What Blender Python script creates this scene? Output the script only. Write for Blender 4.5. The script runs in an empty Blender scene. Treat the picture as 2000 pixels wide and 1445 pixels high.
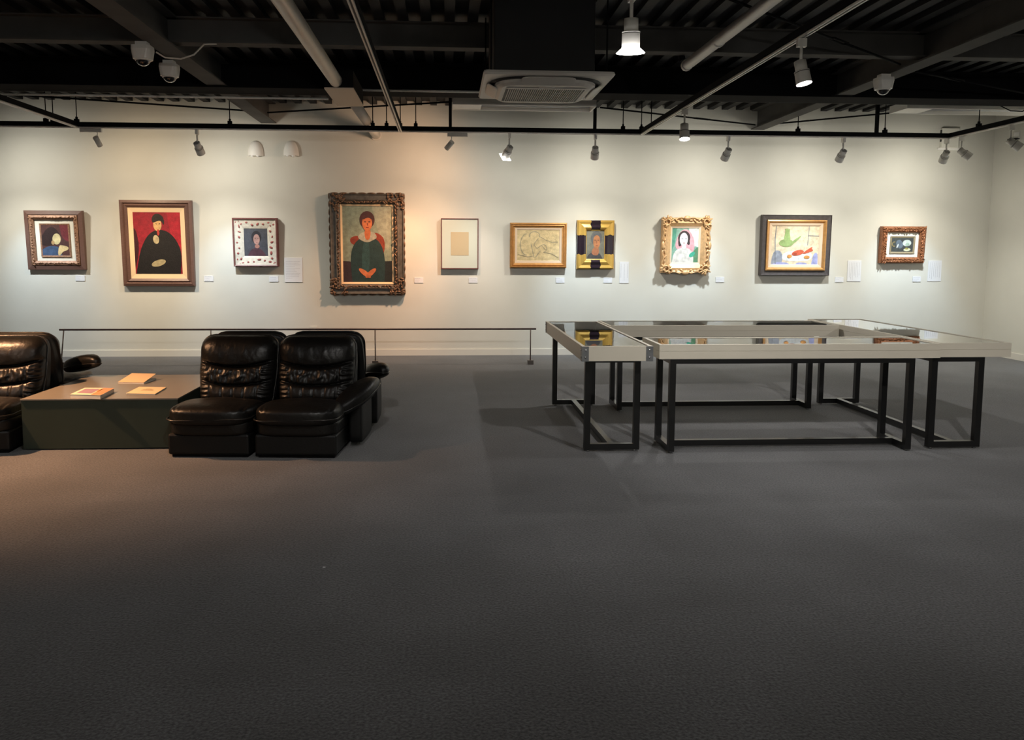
import bpy, bmesh, math, random
from mathutils import Vector, Matrix, noise
random.seed(7)
SC = bpy.context.scene
COL = SC.collection
PI = math.pi

# ------------------------------------------------------------------ camera
F_PX, P_X, P_Y = 1579.14, 969.04, 648.44
YAW, PITCH, ROLL, CAM_H = math.radians(3.4963), math.radians(5.5709), math.radians(0.2150), 1.38
fw = Vector((math.sin(YAW)*math.cos(PITCH), math.cos(YAW)*math.cos(PITCH), -math.sin(PITCH)))
r0 = Vector((math.cos(YAW), -math.sin(YAW), 0)); u0 = r0.cross(fw)
rt = math.cos(ROLL)*r0 + math.sin(ROLL)*u0
up = -math.sin(ROLL)*r0 + math.cos(ROLL)*u0
cam = bpy.data.cameras.new('camera'); cam_ob = bpy.data.objects.new('camera', cam); COL.objects.link(cam_ob)
cam.sensor_fit = 'HORIZONTAL'; cam.sensor_width = 36; cam.lens = F_PX/2000*36
cam.shift_x = (1000-P_X)/2000; cam.shift_y = (P_Y-722.5)/2000
cam.clip_start = 0.05; cam.clip_end = 60
cam_ob.matrix_world = Matrix(((rt.x, up.x, -fw.x, 0), (rt.y, up.y, -fw.y, 0), (rt.z, up.z, -fw.z, CAM_H), (0, 0, 0, 1)))
SC.camera = cam_ob

def at(ax, v, x, y):
    """point of the plane axis=v that the photograph shows at pixel x, y"""
    d = (x-P_X)/F_PX*rt - (y-P_Y)/F_PX*up + fw
    o = Vector((0, 0, CAM_H))
    return o + d*((v-o[ax])/d[ax])

# ------------------------------------------------------------------ world, view, cycles
w = bpy.data.worlds.new('world'); SC.world = w; w.use_nodes = True
w.node_tree.nodes['Background'].inputs[0].default_value = (0.5, 0.55, 0.6, 1)
w.node_tree.nodes['Background'].inputs[1].default_value = 0.02
SC.view_settings.view_transform = 'Standard'; SC.view_settings.look = 'None'
SC.view_settings.gamma = 1; SC.view_settings.exposure = 0.0
SC.view_settings.use_curve_mapping = False
SC.cycles.use_denoising = True
SC.cycles.max_bounces = 8; SC.cycles.diffuse_bounces = 4; SC.cycles.glossy_bounces = 4
SC.cycles.transparent_max_bounces = 12
SC.cycles.caustics_reflective = False; SC.cycles.caustics_refractive = False
SC.cycles.sample_clamp_indirect = 4

# ------------------------------------------------------------------ lamps
COOL = (0.54, 0.77, 1.0); WARM = (1.0, 0.62, 0.32); SOFT = (1.0, 0.955, 0.84)
WALL_W, SPILL_W, LEAK_W = 118, 84, 37          # picture lamps: beam, spill
def add_spot(parent, loc, direction, power, color, angle, blend=1.0, radius=0.035):
    l = bpy.data.lights.new('lamp_light', 'SPOT'); l.energy = power; l.color = color
    l.spot_size = math.radians(angle); l.spot_blend = blend; l.shadow_soft_size = radius
    o = bpy.data.objects.new('lamp_light', l); COL.objects.link(o); o.parent = parent
    o.location = loc; o.rotation_euler = Vector(direction).to_track_quat('-Z', 'Y').to_euler()
    return o

# ------------------------------------------------------------------ materials
MATS = {}
def mat(name, col, rough=0.6, metal=0.0, var=0.0, vscale=8.0, bump=0.0, bscale=60.0, emit=None, estr=0, spec=0.5, coat=0.0, stretch=None):
    if name in MATS: return MATS[name]
    m = bpy.data.materials.new(name); m.use_nodes = True; nt = m.node_tree; b = nt.nodes['Principled BSDF']
    c4 = (*col, 1)
    b.inputs['Base Color'].default_value = c4; b.inputs['Roughness'].default_value = rough
    b.inputs['Metallic'].default_value = metal; b.inputs['Specular IOR Level'].default_value = spec
    b.inputs['Coat Weight'].default_value = coat
    tc = nt.nodes.new('ShaderNodeTexCoord'); src = tc.outputs['Object']
    if stretch:
        mp = nt.nodes.new('ShaderNodeMapping'); mp.inputs['Scale'].default_value = stretch
        nt.links.new(src, mp.inputs['Vector']); src = mp.outputs['Vector']
    if var > 0:
        n = nt.nodes.new('ShaderNodeTexNoise'); n.inputs['Scale'].default_value = vscale; n.inputs['Detail'].default_value = 5
        nt.links.new(src, n.inputs['Vector'])
        r = nt.nodes.new('ShaderNodeMapRange'); r.inputs['From Min'].default_value = .3; r.inputs['From Max'].default_value = .7
        r.inputs['To Min'].default_value = 1-var; r.inputs['To Max'].default_value = 1+var
        nt.links.new(n.outputs['Fac'], r.inputs['Value'])
        mx = nt.nodes.new('ShaderNodeVectorMath'); mx.operation = 'SCALE'; mx.inputs[0].default_value = col
        nt.links.new(r.outputs[0], mx.inputs['Scale']); nt.links.new(mx.outputs[0], b.inputs['Base Color'])
    if bump > 0:
        n2 = nt.nodes.new('ShaderNodeTexNoise'); n2.inputs['Scale'].default_value = bscale; n2.inputs['Detail'].default_value = 6
        nt.links.new(src, n2.inputs['Vector'])
        bp = nt.nodes.new('ShaderNodeBump'); bp.inputs['Strength'].default_value = bump; bp.inputs['Distance'].default_value = .01
        nt.links.new(n2.outputs['Fac'], bp.inputs['Height']); nt.links.new(bp.outputs[0], b.inputs['Normal'])
    if emit:
        b.inputs['Emission Color'].default_value = (*emit, 1); b.inputs['Emission Strength'].default_value = estr
    MATS[name] = m
    return m

def carpet_mat():
    m = bpy.data.materials.new('carpet'); m.use_nodes = True; nt = m.node_tree; b = nt.nodes['Principled BSDF']
    N = nt.nodes.new; L = nt.links.new
    b.inputs['Roughness'].default_value = .95; b.inputs['Specular IOR Level'].default_value = .15
    b.inputs['Sheen Weight'].default_value = .30; b.inputs['Sheen Roughness'].default_value = .5
    g = N('ShaderNodeNewGeometry')
    # tiles of 50 cm, each with its own slight shade
    sn = N('ShaderNodeVectorMath'); sn.operation = 'SNAP'; sn.inputs[1].default_value = (.5, .5, 50)
    L(g.outputs['Position'], sn.inputs[0])
    wn = N('ShaderNodeTexWhiteNoise'); L(sn.outputs[0], wn.inputs['Vector'])
    a = N('ShaderNodeMapRange'); a.inputs['To Min'].default_value = .93; a.inputs['To Max'].default_value = 1.07; L(wn.outputs['Value'], a.inputs['Value'])
    n1 = N('ShaderNodeTexNoise'); n1.inputs['Scale'].default_value = 95; n1.inputs['Detail'].default_value = 4; L(g.outputs['Position'], n1.inputs['Vector'])
    r1 = N('ShaderNodeMapRange'); r1.inputs['From Min'].default_value = .3; r1.inputs['From Max'].default_value = .7
    r1.inputs['To Min'].default_value = .35; r1.inputs['To Max'].default_value = 1.65; L(n1.outputs['Fac'], r1.inputs['Value'])
    n2 = N('ShaderNodeTexNoise'); n2.inputs['Scale'].default_value = 1.6; n2.inputs['Detail'].default_value = 4; L(g.outputs['Position'], n2.inputs['Vector'])
    r2 = N('ShaderNodeMapRange'); r2.inputs['From Min'].default_value = .35; r2.inputs['From Max'].default_value = .65
    r2.inputs['To Min'].default_value = .85; r2.inputs['To Max'].default_value = 1.15; L(n2.outputs['Fac'], r2.inputs['Value'])
    m1 = N('ShaderNodeMath'); m1.operation = 'MULTIPLY'; L(a.outputs[0], m1.inputs[0]); L(r1.outputs[0], m1.inputs[1])
    m2 = N('ShaderNodeMath'); m2.operation = 'MULTIPLY'; L(m1.outputs[0], m2.inputs[0]); L(r2.outputs[0], m2.inputs[1])
    v = N('ShaderNodeVectorMath'); v.operation = 'SCALE'; v.inputs[0].default_value = (.066, .067, .071); L(m2.outputs[0], v.inputs['Scale'])
    L(v.outputs[0], b.inputs['Base Color'])
    bp = N('ShaderNodeBump'); bp.inputs['Strength'].default_value = .6; bp.inputs['Distance'].default_value = .006
    L(n1.outputs['Fac'], bp.inputs['Height']); L(bp.outputs[0], b.inputs['Normal'])
    return m

def glass_mat():
    m = bpy.data.materials.new('case_glass'); m.use_nodes = True; nt = m.node_tree; nt.nodes.clear()
    N = nt.nodes.new; L = nt.links.new
    o = N('ShaderNodeOutputMaterial'); t = N('ShaderNodeBsdfTransparent'); g = N('ShaderNodeBsdfGlossy'); g.inputs['Roughness'].default_value = .004
    t.inputs[0].default_value = (.93, .96, .95, 1)
    f = N('ShaderNodeFresnel'); f.inputs['IOR'].default_value = 3.6
    mx = N('ShaderNodeMixShader'); L(f.outputs[0], mx.inputs[0]); L(t.outputs[0], mx.inputs[1]); L(g.outputs[0], mx.inputs[2]); L(mx.outputs[0], o.inputs[0])
    MATS['case_glass'] = m
    return m

M_wall = mat('wall_paint', (.64, .625, .56), .75, var=.02, vscale=3, bump=.08, bscale=180)
M_base = mat('baseboard_paint', (.70, .67, .60), .5)
M_carpet = carpet_mat()
M_deck = mat('black_deck', (.011, .011, .012), .7, var=.15, vscale=4)
M_steel = mat('dark_painted_steel', (.105, .102, .098), .85, var=.1, vscale=5, spec=.2)
M_flange = M_steel
M_black = mat('black_bar', (.010, .010, .011), .9, spec=.08)
M_leg = mat('black_leg_steel', (.008, .008, .008), .28)
M_white = mat('white_plastic', (.84, .82, .78), .35)
M_track = mat('track_aluminium_white', (.88, .85, .80), .35)
M_greypl = mat('grey_panel', (.66, .63, .59), .45)
M_slot = mat('dark_slot', (.02, .02, .02), .6)
M_pipe = mat('pipe_grey', (.72, .67, .60), .4, var=.05)
M_cream = mat('case_cream', (.60, .555, .46), .35, var=.015, vscale=6)
M_caseint = mat('case_lining', (.60, .60, .58), .6)
M_glass = glass_mat()
M_metal = mat('zinc_bracket', (.22, .23, .24), .38, metal=.8, var=.1, vscale=20)
M_screw = mat('screw_head', (.75, .75, .75), .2, metal=1)
M_leather = mat('black_leather', (.0065, .006, .0055), .38, bump=.22, bscale=38, spec=.35)
M_shell = mat('black_vinyl', (.006, .006, .006), .5, bump=.1, bscale=60, spec=.3)
M_pipg = mat('leather_piping', (.018, .016, .014), .28)
M_tgreen = mat('dark_green_laminate', (.028, .040, .028), .45, var=.05)
M_ttop = mat('table_top_laminate', (.18, .165, .14), .28, var=.03, vscale=7, stretch=(1, 6, 1))
M_card = mat('white_card', (.72, .73, .76), .6)
M_ink = mat('print_ink', (.42, .42, .46), .6)
M_dome = mat('smoked_dome', (.02, .02, .022), .05, coat=1.0)
M_rail = mat('dark_wood_rail', (.055, .030, .030), .35)
M_post = mat('bronze_post', (.20, .16, .14), .4, metal=.5)
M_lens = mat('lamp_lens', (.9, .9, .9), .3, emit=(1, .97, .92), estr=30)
M_lensoff = mat('lamp_lens_wall', (.9, .9, .9), .3, emit=(1, .95, .88), estr=14)

# ------------------------------------------------------------------ mesh builder
class MB:
    def __init__(s): s.bm = bmesh.new(); s.mi = 0
    def _faces(s, fs, smooth=False):
        for f in fs: f.material_index = s.mi; f.smooth = smooth
    def box(s, x0, x1, y0, y1, z0, z1, M=None):
        v = [s.bm.verts.new(Vector(p)) for p in [(x0,y0,z0),(x1,y0,z0),(x1,y1,z0),(x0,y1,z0),(x0,y0,z1),(x1,y0,z1),(x1,y1,z1),(x0,y1,z1)]]
        if M:
            for q in v: q.co = M @ q.co
        s._faces([s.bm.faces.new([v[i] for i in f]) for f in [(0,3,2,1),(4,5,6,7),(0,1,5,4),(1,2,6,5),(2,3,7,6),(3,0,4,7)]])
        return s
    def cyl(s, p0, p1, r, r1=None, seg=16, caps=True):
        p0 = Vector(p0); p1 = Vector(p1); r1 = r if r1 is None else r1
        q = (p1-p0).to_track_quat('Z', 'Y'); a = []; b = []
        for i in range(seg):
            t = 2*PI*i/seg; d = Vector((math.cos(t), math.sin(t), 0))
            a.append(s.bm.verts.new(p0+q@(d*r))); b.append(s.bm.verts.new(p1+q@(d*r1)))
        s._faces([s.bm.faces.new([a[i], a[(i+1)%seg], b[(i+1)%seg], b[i]]) for i in range(seg)], True)
        if caps: s._faces([s.bm.faces.new(a[::-1]), s.bm.faces.new(b)])
        return s
    def tube(s, pts, r, seg=8, closed=False):
        pts = [Vector(p) for p in pts]; n = len(pts); rings = []; nrm = None
        for i, p in enumerate(pts):
            if closed: d = pts[(i+1)%n]-pts[i-1]
            else: d = pts[min(i+1, n-1)]-pts[max(i-1, 0)]
            d.normalize()
            if nrm is None: nrm = d.orthogonal().normalized()
            nrm = (nrm-d*nrm.dot(d)).normalized(); bn = d.cross(nrm)
            rings.append([s.bm.verts.new(p+(nrm*math.cos(2*PI*k/seg)+bn*math.sin(2*PI*k/seg))*r) for k in range(seg)])
        fs = []
        for i in range(n if closed else n-1):
            a, b = rings[i], rings[(i+1)%n]
            off = 0
            if closed and i == n-1:
                off = min(range(seg), key=lambda o: (a[0].co-b[o].co).length)
            for k in range(seg):
                fs.append(s.bm.faces.new([a[k], a[(k+1)%seg], b[(k+1+off)%seg], b[(k+off)%seg]]))
        s._faces(fs, True)
        if not closed: s._faces([s.bm.faces.new(rings[0][::-1]), s.bm.faces.new(rings[-1])])
        return s
    def ell(s, c, rx, ry, rz, rot=None, seg=10, rings=6):
        c = Vector(c); rot = rot or Matrix.Identity(3); rows = []
        for i in range(rings+1):
            t = PI*i/rings; n = 1 if i in (0, rings) else seg
            rows.append([s.bm.verts.new(c+rot@Vector((rx*math.sin(t)*math.cos(2*PI*k/seg), ry*math.sin(t)*math.sin(2*PI*k/seg), rz*math.cos(t)))) for k in range(n)])
        fs = []
        for i in range(rings):
            a, b = rows[i], rows[i+1]
            for k in range(seg):
                vs = [a[k%len(a)], b[k%len(b)], b[(k+1)%len(b)], a[(k+1)%len(a)]]
                u = []
                for q in vs:
                    if q not in u: u.append(q)
                fs.append(s.bm.faces.new(u))
        s._faces(fs, True); return s
    def sbox(s, c, hx, hy, hz, e=4.0, n=12, fn=None, M=None):
        """puffed rounded box (superellipsoid from a cube grid)"""
        c = Vector(c); cache = {}; fs = []
        def vert(p):
            k = tuple(round(t, 5) for t in p)
            if k not in cache:
                l = (abs(p[0])**e+abs(p[1])**e+abs(p[2])**e)**(1/e)
                q = Vector((p[0]/l*hx, p[1]/l*hy, p[2]/l*hz))
                if fn: q = fn(q)
                q = q+c
                if M: q = M@q
                cache[k] = s.bm.verts.new(q)
            return cache[k]
        for ax in range(3):
            for sg in (-1, 1):
                for i in range(n):
                    for j in range(n):
                        def P(a, b):
                            p = [0, 0, 0]; p[ax] = sg; p[(ax+1)%3] = -1+2*a/n; p[(ax+2)%3] = -1+2*b/n; return tuple(p)
                        q = [vert(P(i, j)), vert(P(i+1, j)), vert(P(i+1, j+1)), vert(P(i, j+1))]
                        fs.append(s.bm.faces.new(q if sg > 0 else q[::-1]))
        s._faces(fs, True); return s
    def poly(s, pts):
        f = s.bm.faces.new([s.bm.verts.new(Vector(p)) for p in pts]); s._faces([f]); return s
    def ring(s, w, h, prof, sub=1, fn=None):
        """mitred rectangular moulding in the XZ plane, w x h outside; prof = [(inset, y)]"""
        cs = [(-1, -1), (1, -1), (1, 1), (-1, 1)]
        path = []
        for k in range(4):
            for j in range(sub): path.append((k, j/sub))
        R = []
        for k, t in path:
            a = cs[k]; b = cs[(k+1)%4]; row = []
            for ins, y in prof:
                hx, hz = w/2-ins, h/2-ins
                p = Vector((a[0]*hx*(1-t)+b[0]*hx*t, y, a[1]*hz*(1-t)+b[1]*hz*t))
                if fn: p = fn(p, k, t, ins)
                row.append(s.bm.verts.new(p))
            R.append(row)
        fs = []
        for i in range(len(R)):
            a, b = R[i], R[(i+1)%len(R)]
            for j in range(len(prof)-1): fs.append(s.bm.faces.new([a[j], b[j], b[j+1], a[j+1]]))
        s._faces(fs); return s
    def mesh(s, name, mats):
        me = bpy.data.meshes.new(name)
        bmesh.ops.recalc_face_normals(s.bm, faces=s.bm.faces)
        s.bm.to_mesh(me); s.bm.free()
        for m in (mats if isinstance(mats, (list, tuple)) else [mats]): me.materials.append(m)
        return me
    def build(s, name, mats, parent=None, loc=None, rot=None, bevel=0):
        return obj(name, s.mesh(name, mats), parent, loc, rot, bevel)
def obj(name, me, parent=None, loc=None, rot=None, bevel=0):
    o = bpy.data.objects.new(name, me); COL.objects.link(o)
    if parent: o.parent = parent
    if loc: o.location = loc
    if rot: o.rotation_euler = rot
    if bevel:
        b = o.modifiers.new('bevel', 'BEVEL'); b.width = bevel; b.segments = 2; b.limit_method = 'ANGLE'
    return o
def tag(o, label=None, cat=None, group=None, kind=None):
    if label: o['label'] = label
    if cat: o['category'] = cat
    if group: o['group'] = group
    if kind: o['kind'] = kind
    return o
def thing(name, label, cat, loc=(0, 0, 0), rz=0, group=None):
    o = bpy.data.objects.new(name, None); COL.objects.link(o); o.empty_display_size = .1
    o.location = loc; o.rotation_euler = (0, 0, rz)
    return tag(o, label, cat, group)
def struct(o, label):
    o['kind'] = 'structure'; o['label'] = label; return o

# ------------------------------------------------------------------ room shell
XL, XR, YB, YW, ZC = -8.5, 7.53, -4.0, 10.9, 3.36
struct(MB().box(XL, XR, YB, YW, -.1, 0).build('floor', M_carpet), 'dark grey carpet tile floor')
struct(MB().box(XL-.12, XR+.12, YW, YW+.12, 0, 3.6).build('wall_back', M_wall), 'long off white gallery wall hung with the pictures')
struct(MB().box(XR, XR+.12, YB, YW, 0, 3.6).build('wall_right', M_wall), 'off white side wall at the right edge')
struct(MB().box(XL-.12, XL, YB, YW, 0, 3.6).build('wall_left', M_wall), 'off white side wall beyond the left edge')
struct(MB().box(XL-.12, XR+.12, YB-.12, YB, 0, 3.6).build('wall_front', M_wall), 'off white wall behind the viewer')
struct(MB().box(XL, XR-.012, YW-.012, YW, 0, .085).build('baseboard_back', M_base), 'low painted baseboard along the long wall')
struct(MB().box(XR-.012, XR, YB, YW, 0, .085).build('baseboard_right', M_base), 'low painted baseboard along the right wall')
c = MB().box(XL, XR, YB, YW, ZC, ZC+.15)
x = XL+.1
while x < XR-.1:
    c.box(x, x+.085, YB, YW, ZC-.05, ZC); x += .195
struct(c.build('ceiling', M_deck), 'black corrugated metal roof deck')

# ------------------------------------------------------------------ steelwork
def i_beam_y(xc, wdt, zb, zt, y0, y1):
    m = MB(); m.box(xc-wdt/2, xc+wdt/2, y0, y1, zb, zb+.014)
    m.box(xc-.005, xc+.005, y0, y1, zb+.014, zt-.014); m.box(xc-wdt/2, xc+wdt/2, y0, y1, zt-.014, zt); return m
def i_beam_x(yc, wdt, zb, zt, x0, x1):
    m = MB(); m.box(x0, x1, yc-wdt/2, yc+wdt/2, zb, zb+.012)
    m.box(x0, x1, yc-.005, yc+.005, zb+.012, zt-.012); m.box(x0, x1, yc-wdt/2, yc+wdt/2, zt-.012, zt); return m
ZR = ZC-.05
tag(i_beam_y(-2.31, .19, 3.05, ZR, YB, YW-.002).build('steel_beam', M_steel), 'dark steel I beam running front to back at the left, above the two dome cameras', 'beam', 'main roof beams')
tag(i_beam_y(4.19, .18, 3.05, ZR, YB, YW-.002).build('steel_beam', M_steel), 'dark steel I beam running front to back at the right, above the single dome camera', 'beam', 'main roof beams')
tag(i_beam_x(8.66, .36, 3.03, ZR-.001, XL+.01, XR-.01).build('roof_girder', M_black), 'wide black cross girder in the middle of the ceiling with a pale conduit below it', 'beam')
tag(i_beam_x(7.07, .13, 3.10, ZR-.002, XL+.01, XR-.01).build('roof_purlin', M_steel), 'thin grey cross purlin nearer the viewer, over the dome cameras', 'beam', 'roof purlins')
tag(i_beam_x(9.17, .115, 3.10, ZR-.002, XL+.01, XR-.01).build('roof_purlin', M_steel), 'thin grey cross purlin nearest the picture wall', 'beam', 'roof purlins')
tag(i_beam_x(4.9, .13, 3.10, ZR-.002, XL+.01, XR-.01).build('roof_purlin', M_steel), 'grey cross purlin overhead at the top edge of the photo', 'beam', 'roof purlins')

def conduit(pts, r, m, label, name='conduit'):
    return tag(MB().tube(pts, r).build(name, m), label, 'conduit')
conduit([(-6.5, 8.86, 3.0), (-1.25, 8.86, 3.0)], .012, M_track, 'thin pale conduit under the black girder, left of the ceiling box')
conduit([(-.86, 8.46, 3.02), (.36, 8.46, 3.02)], .012, M_track, 'thin pale conduit under the black girder, between ceiling box and air conditioner')

# brace rods with turnbuckles
def brace(p, q, t, label):
    p = Vector((*p, 3.085)); q = Vector((*q, 3.085)); d = (q-p).normalized()
    o = thing('brace_rod', label, 'brace rod', p, 0, 'roof brace rods')
    c = p+(q-p)*t if t is not None else None
    if c is None:
        MB().tube([(0, 0, 0), q-p], .010).build('rod', M_black, o); return
    c = c-p
    MB().tube([(0, 0, 0), c-d*.11], .010).build('rod', M_black, o)
    MB().tube([c+d*.11, q-p], .010).build('rod', M_black, o)
    n = Vector((-d.y, d.x, 0))
    b = MB()
    pts = [c-d*.15, c-d*.12+n*.022, c+d*.12+n*.022, c+d*.15, c+d*.12-n*.022, c-d*.12-n*.022]
    b.tube(pts, .007, closed=True); b.build('turnbuckle', M_black, o)
brace((-4.85, 9.30), (-2.42, 10.16), .74, 'thin black brace rod with turnbuckle left of the left roof beam')
brace((-2.19, 10.28), (.03, 9.40), None, 'thin black brace rod between left roof beam and the long light fixture')
brace((1.80, 9.60), (4.08, 10.70), .63, 'thin black brace rod with turnbuckle left of the right roof beam, at the wall')
brace((4.30, 10.60), (5.4, 9.65), .22, 'thin black brace rod with turnbuckle right of the right roof beam, at the wall')
brace((1.75, 5.40), (4.08, 7.25), .60, 'black brace rod with turnbuckle overhead right, in front of the right roof beam')
brace((4.30, 7.47), (6.2, 8.45), .35, 'black brace rod crossing the deck right of the single dome camera')

# ------------------------------------------------------------------ pipes and ceiling box
pl = thing('ceiling_pipe', 'thick grey pipe running from the top edge into the beige ceiling box', 'pipe', (-1.03, 4, 2.93))
MB().cyl((0, -2, 0), (.03, 3.585, 0), .058, seg=24).build('pipe_run', M_pipe, pl)
pl2 = thing('ceiling_pipe', 'grey pipe running from behind the beige ceiling box down to the wall', 'pipe', (-.96, 8.50, 2.93))
MB().cyl((0, 0, 0), (.035, 2.37, -.01), .058, seg=24).build('pipe_run', M_pipe, pl2)
MB().cyl((.035, 2.37, -.01), (.0352, 2.399, -.01), .072, seg=24).build('wall_collar', M_pipe, pl2)
bx = thing('ceiling_box', 'box round the grey pipe with dark sides and a beige underside', 'ceiling box', (-.975, 8.04, 2.86))
MB().box(-.13, .13, -.44, .44, .012, .165).build('box_sides', M_black, bx)
MB().box(-.132, .132, -.442, .442, 0, .012).build('bottom_plate', mat('beige_plate', (.78, .64, .50), .5), bx)
M_pipe2 = mat('pipe_dark_grey', (.40, .39, .39), .35, metal=.3)
pr = thing('ceiling_pipe', 'grey jointed pipe ending in mid air at the upper right', 'pipe', (2.09, 4.4, 3.0))
MB().cyl((0, -2, 0), (-.02, 2.66, 0), .044, seg=20).build('pipe_run', M_pipe2, pr)
MB().cyl((-.012, 1.83, 0), (-.012, 1.87, 0), .048, seg=20).build('joint_ring', M_greypl, pr)
MB().cyl((-.02, 2.63, 0), (-.02, 2.672, 0), .048, seg=20).build('end_ring', M_greypl, pr)
dp = MB(); dp.tube([(1.2, 7.2, 3.27), (1.86, 7.2, 3.27), (1.98, 7.18, 3.2), (2.03, 7.16, 3.18), (2.06, 7.15, 3.06)], .028, seg=12)
tag(dp.build('drain_pipe', M_black), 'black bent drain pipe ending beside the jointed grey pipe', 'pipe')

# ------------------------------------------------------------------ track rig
ZT, YT = 2.80, 9.80
def rig_bar(name_label, a, b, axis):
    """a black square bar with a white two-groove track under it"""
    o = thing('lighting_track', name_label, 'lighting track', (a[0], a[1], ZT), 0, 'suspended lighting tracks')
    L = (b[0]-a[0]) if axis == 'x' else (b[1]-a[1])
    def bx(m, u0, u1, v0, v1, z0, z1):
        if axis == 'x': m.box(u0, u1, v0, v1, z0, z1)
        else: m.box(v0, v1, u0, u1, z0, z1)
    m = MB(); bx(m, 0, L, -.022, .022, .021, .068); m.build('support_bar', M_black, o)
    m = MB(); bx(m, 0, L, -.018, -.007, 0, .02); bx(m, 0, L, .007, .018, 0, .02); bx(m, 0, L, -.018, .018, .014, .02); m.build('track_rail', M_track, o)
    m = MB(); bx(m, 0.01, L-.01, -.006, .006, .006, .0135); m.build('track_groove', M_slot, o)
    return o
X1, X2, X3, X4 = -.545, 2.345, 6.19, -4.26
rig_bar('long black bar with white lighting track across the room in front of the picture wall', (-8.3, YT), (X3+.022, YT), 'x')
rig_bar('white lighting track running front to back beside the thick grey pipe', (X1, -1.5), (X1, YT-.023), 'y')
rig_bar('white lighting track running front to back at the right, carrying two lit spotlights', (X2, -1.5), (X2, YT-.023), 'y')
rig_bar('white lighting track turning toward the viewer near the right wall', (X3, -1.5), (X3, YT-.023), 'y')
rig_bar('white lighting track running front to back at the far left edge', (X4, -1.5), (X4, YT-.023), 'y')
rig_bar('white cross track above the top edge holding the nearest lit spotlight', (X1+.023, 4.5), (X2-.023, 4.5), 'x')

# hangers
hx = [(90, 'leftmost of the three hangers at the far left of the long track'), (104, 'middle one of the three hangers at the far left of the long track'),
      (150, 'rightmost of the three hangers at the far left of the long track'), (449, 'track hanger under the left roof beam'),
      (728, 'plain hanger just left of the track beside the grey pipe'), (755, 'clamp hanger close left of where the pipe side track meets the long track'),
      (782, 'hanger right at the junction of the pipe side track and the long track'), (812, 'clamp hanger right of the pipe side track'),
      (1217, 'first hanger right of the left ceiling light fixture'), (1253, 'hanger at the junction of the right track and the long track'),
      (1272, 'hanger close right of the junction of the right track and the long track'), (1559, 'track hanger under the right roof beam'),
      (1729, 'thin hanger beside the dark drop bar of the right ceiling light fixture')]
hm = None
for px, lb in hx:
    p = at(1, YT, px, 240)
    o = thing('track_hanger', lb, 'hanger', (p.x, YT, ZT+.068), 0, 'track hangers')
    if hm is None:
        hm = (MB().cyl((0, 0, .05), (0, 0, ZR-ZT-.068), .0055, seg=8).mesh('hanger_rod', M_black),
              MB().box(-.022, .022, -.024, .024, .001, .035).box(-.010, .010, -.012, .012, .035, .06).mesh('clamp', M_black),
              MB().cyl((0, 0, .40), (0, 0, .46), .018, .010, seg=10).mesh('top_clip', M_black))
    obj('hanger_rod', hm[0], o); obj('clamp', hm[1], o); obj('top_clip', hm[2], o)
p = at(0, X3, 1912, 240)
o = thing('track_hanger', 'hanger with loose cables on the track near the right wall', 'hanger', (X3, p.y, ZT+.068), 0, 'track hangers')
for n, me in zip(('hanger_rod', 'clamp', 'top_clip'), hm): obj(n, me, o)
hy = p.y
cb = [Vector((X3+.01, hy, 3.2)), Vector((X3+.10, hy-.15, 3.10)), Vector((X3+.16, hy-.3, 3.0)), Vector((X3+.16, hy-.5, 2.96)), Vector((X3+.1, hy-.75, 3.0)), Vector((X3+.02, hy-.9, 3.1)), Vector((X3, hy-1.0, 3.3))]
tag(MB().tube(cb, .006).build('cable', M_black), 'loose dark cable sagging beside the right track hanger', 'cable')

# ------------------------------------------------------------------ fluorescent fixtures with drop bars
def fixture(x0, x1, y0, y1, z, label, bars):
    o = thing('ceiling_light_fixture', label, 'light fixture', ((x0+x1)/2, (y0+y1)/2, z), 0, 'unlit long ceiling light fixtures')
    hw, hd = (x1-x0)/2, (y1-y0)/2
    m = MB(); m.box(-hw, hw, -hd, -hd+.02, 0, .085); m.box(-hw, hw, hd-.02, hd, 0, .085)
    m.box(-hw, -hw+.02, -hd+.02, hd-.02, 0, .085); m.box(hw-.02, hw, -hd+.02, hd-.02, 0, .085); m.box(-hw+.02, hw-.02, -hd+.02, hd-.02, .05, .085)
    m.build('housing', M_white, o)
    m = MB(); m.box(-hw+.02, -hw+.33, -hd+.02, hd-.02, .004, .05); m.build('end_cover', M_white, o)
    m = MB(); m.cyl((-hw+.34, 0, .025), (hw-.05, 0, .025), .014, seg=12); m.build('tube', M_card, o)
    for bxx in bars:
        m = MB(); m.box(bxx-.018, bxx+.018, -.018, .018, ZT+.069-z, ZR-z)
        b = m.build('drop_bar', M_black, o); b.location = (-(x0+x1)/2, YT-(y0+y1)/2, 0)
fixture(.07, 1.72, 9.40, 9.775, 3.06, 'long unlit white ceiling light fixture behind the air conditioner', (.045, 1.775))
fixture(5.30, 7.2, 9.22, 9.60, 3.06, 'long unlit white ceiling light fixture near the right wall', (5.26,))

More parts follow.
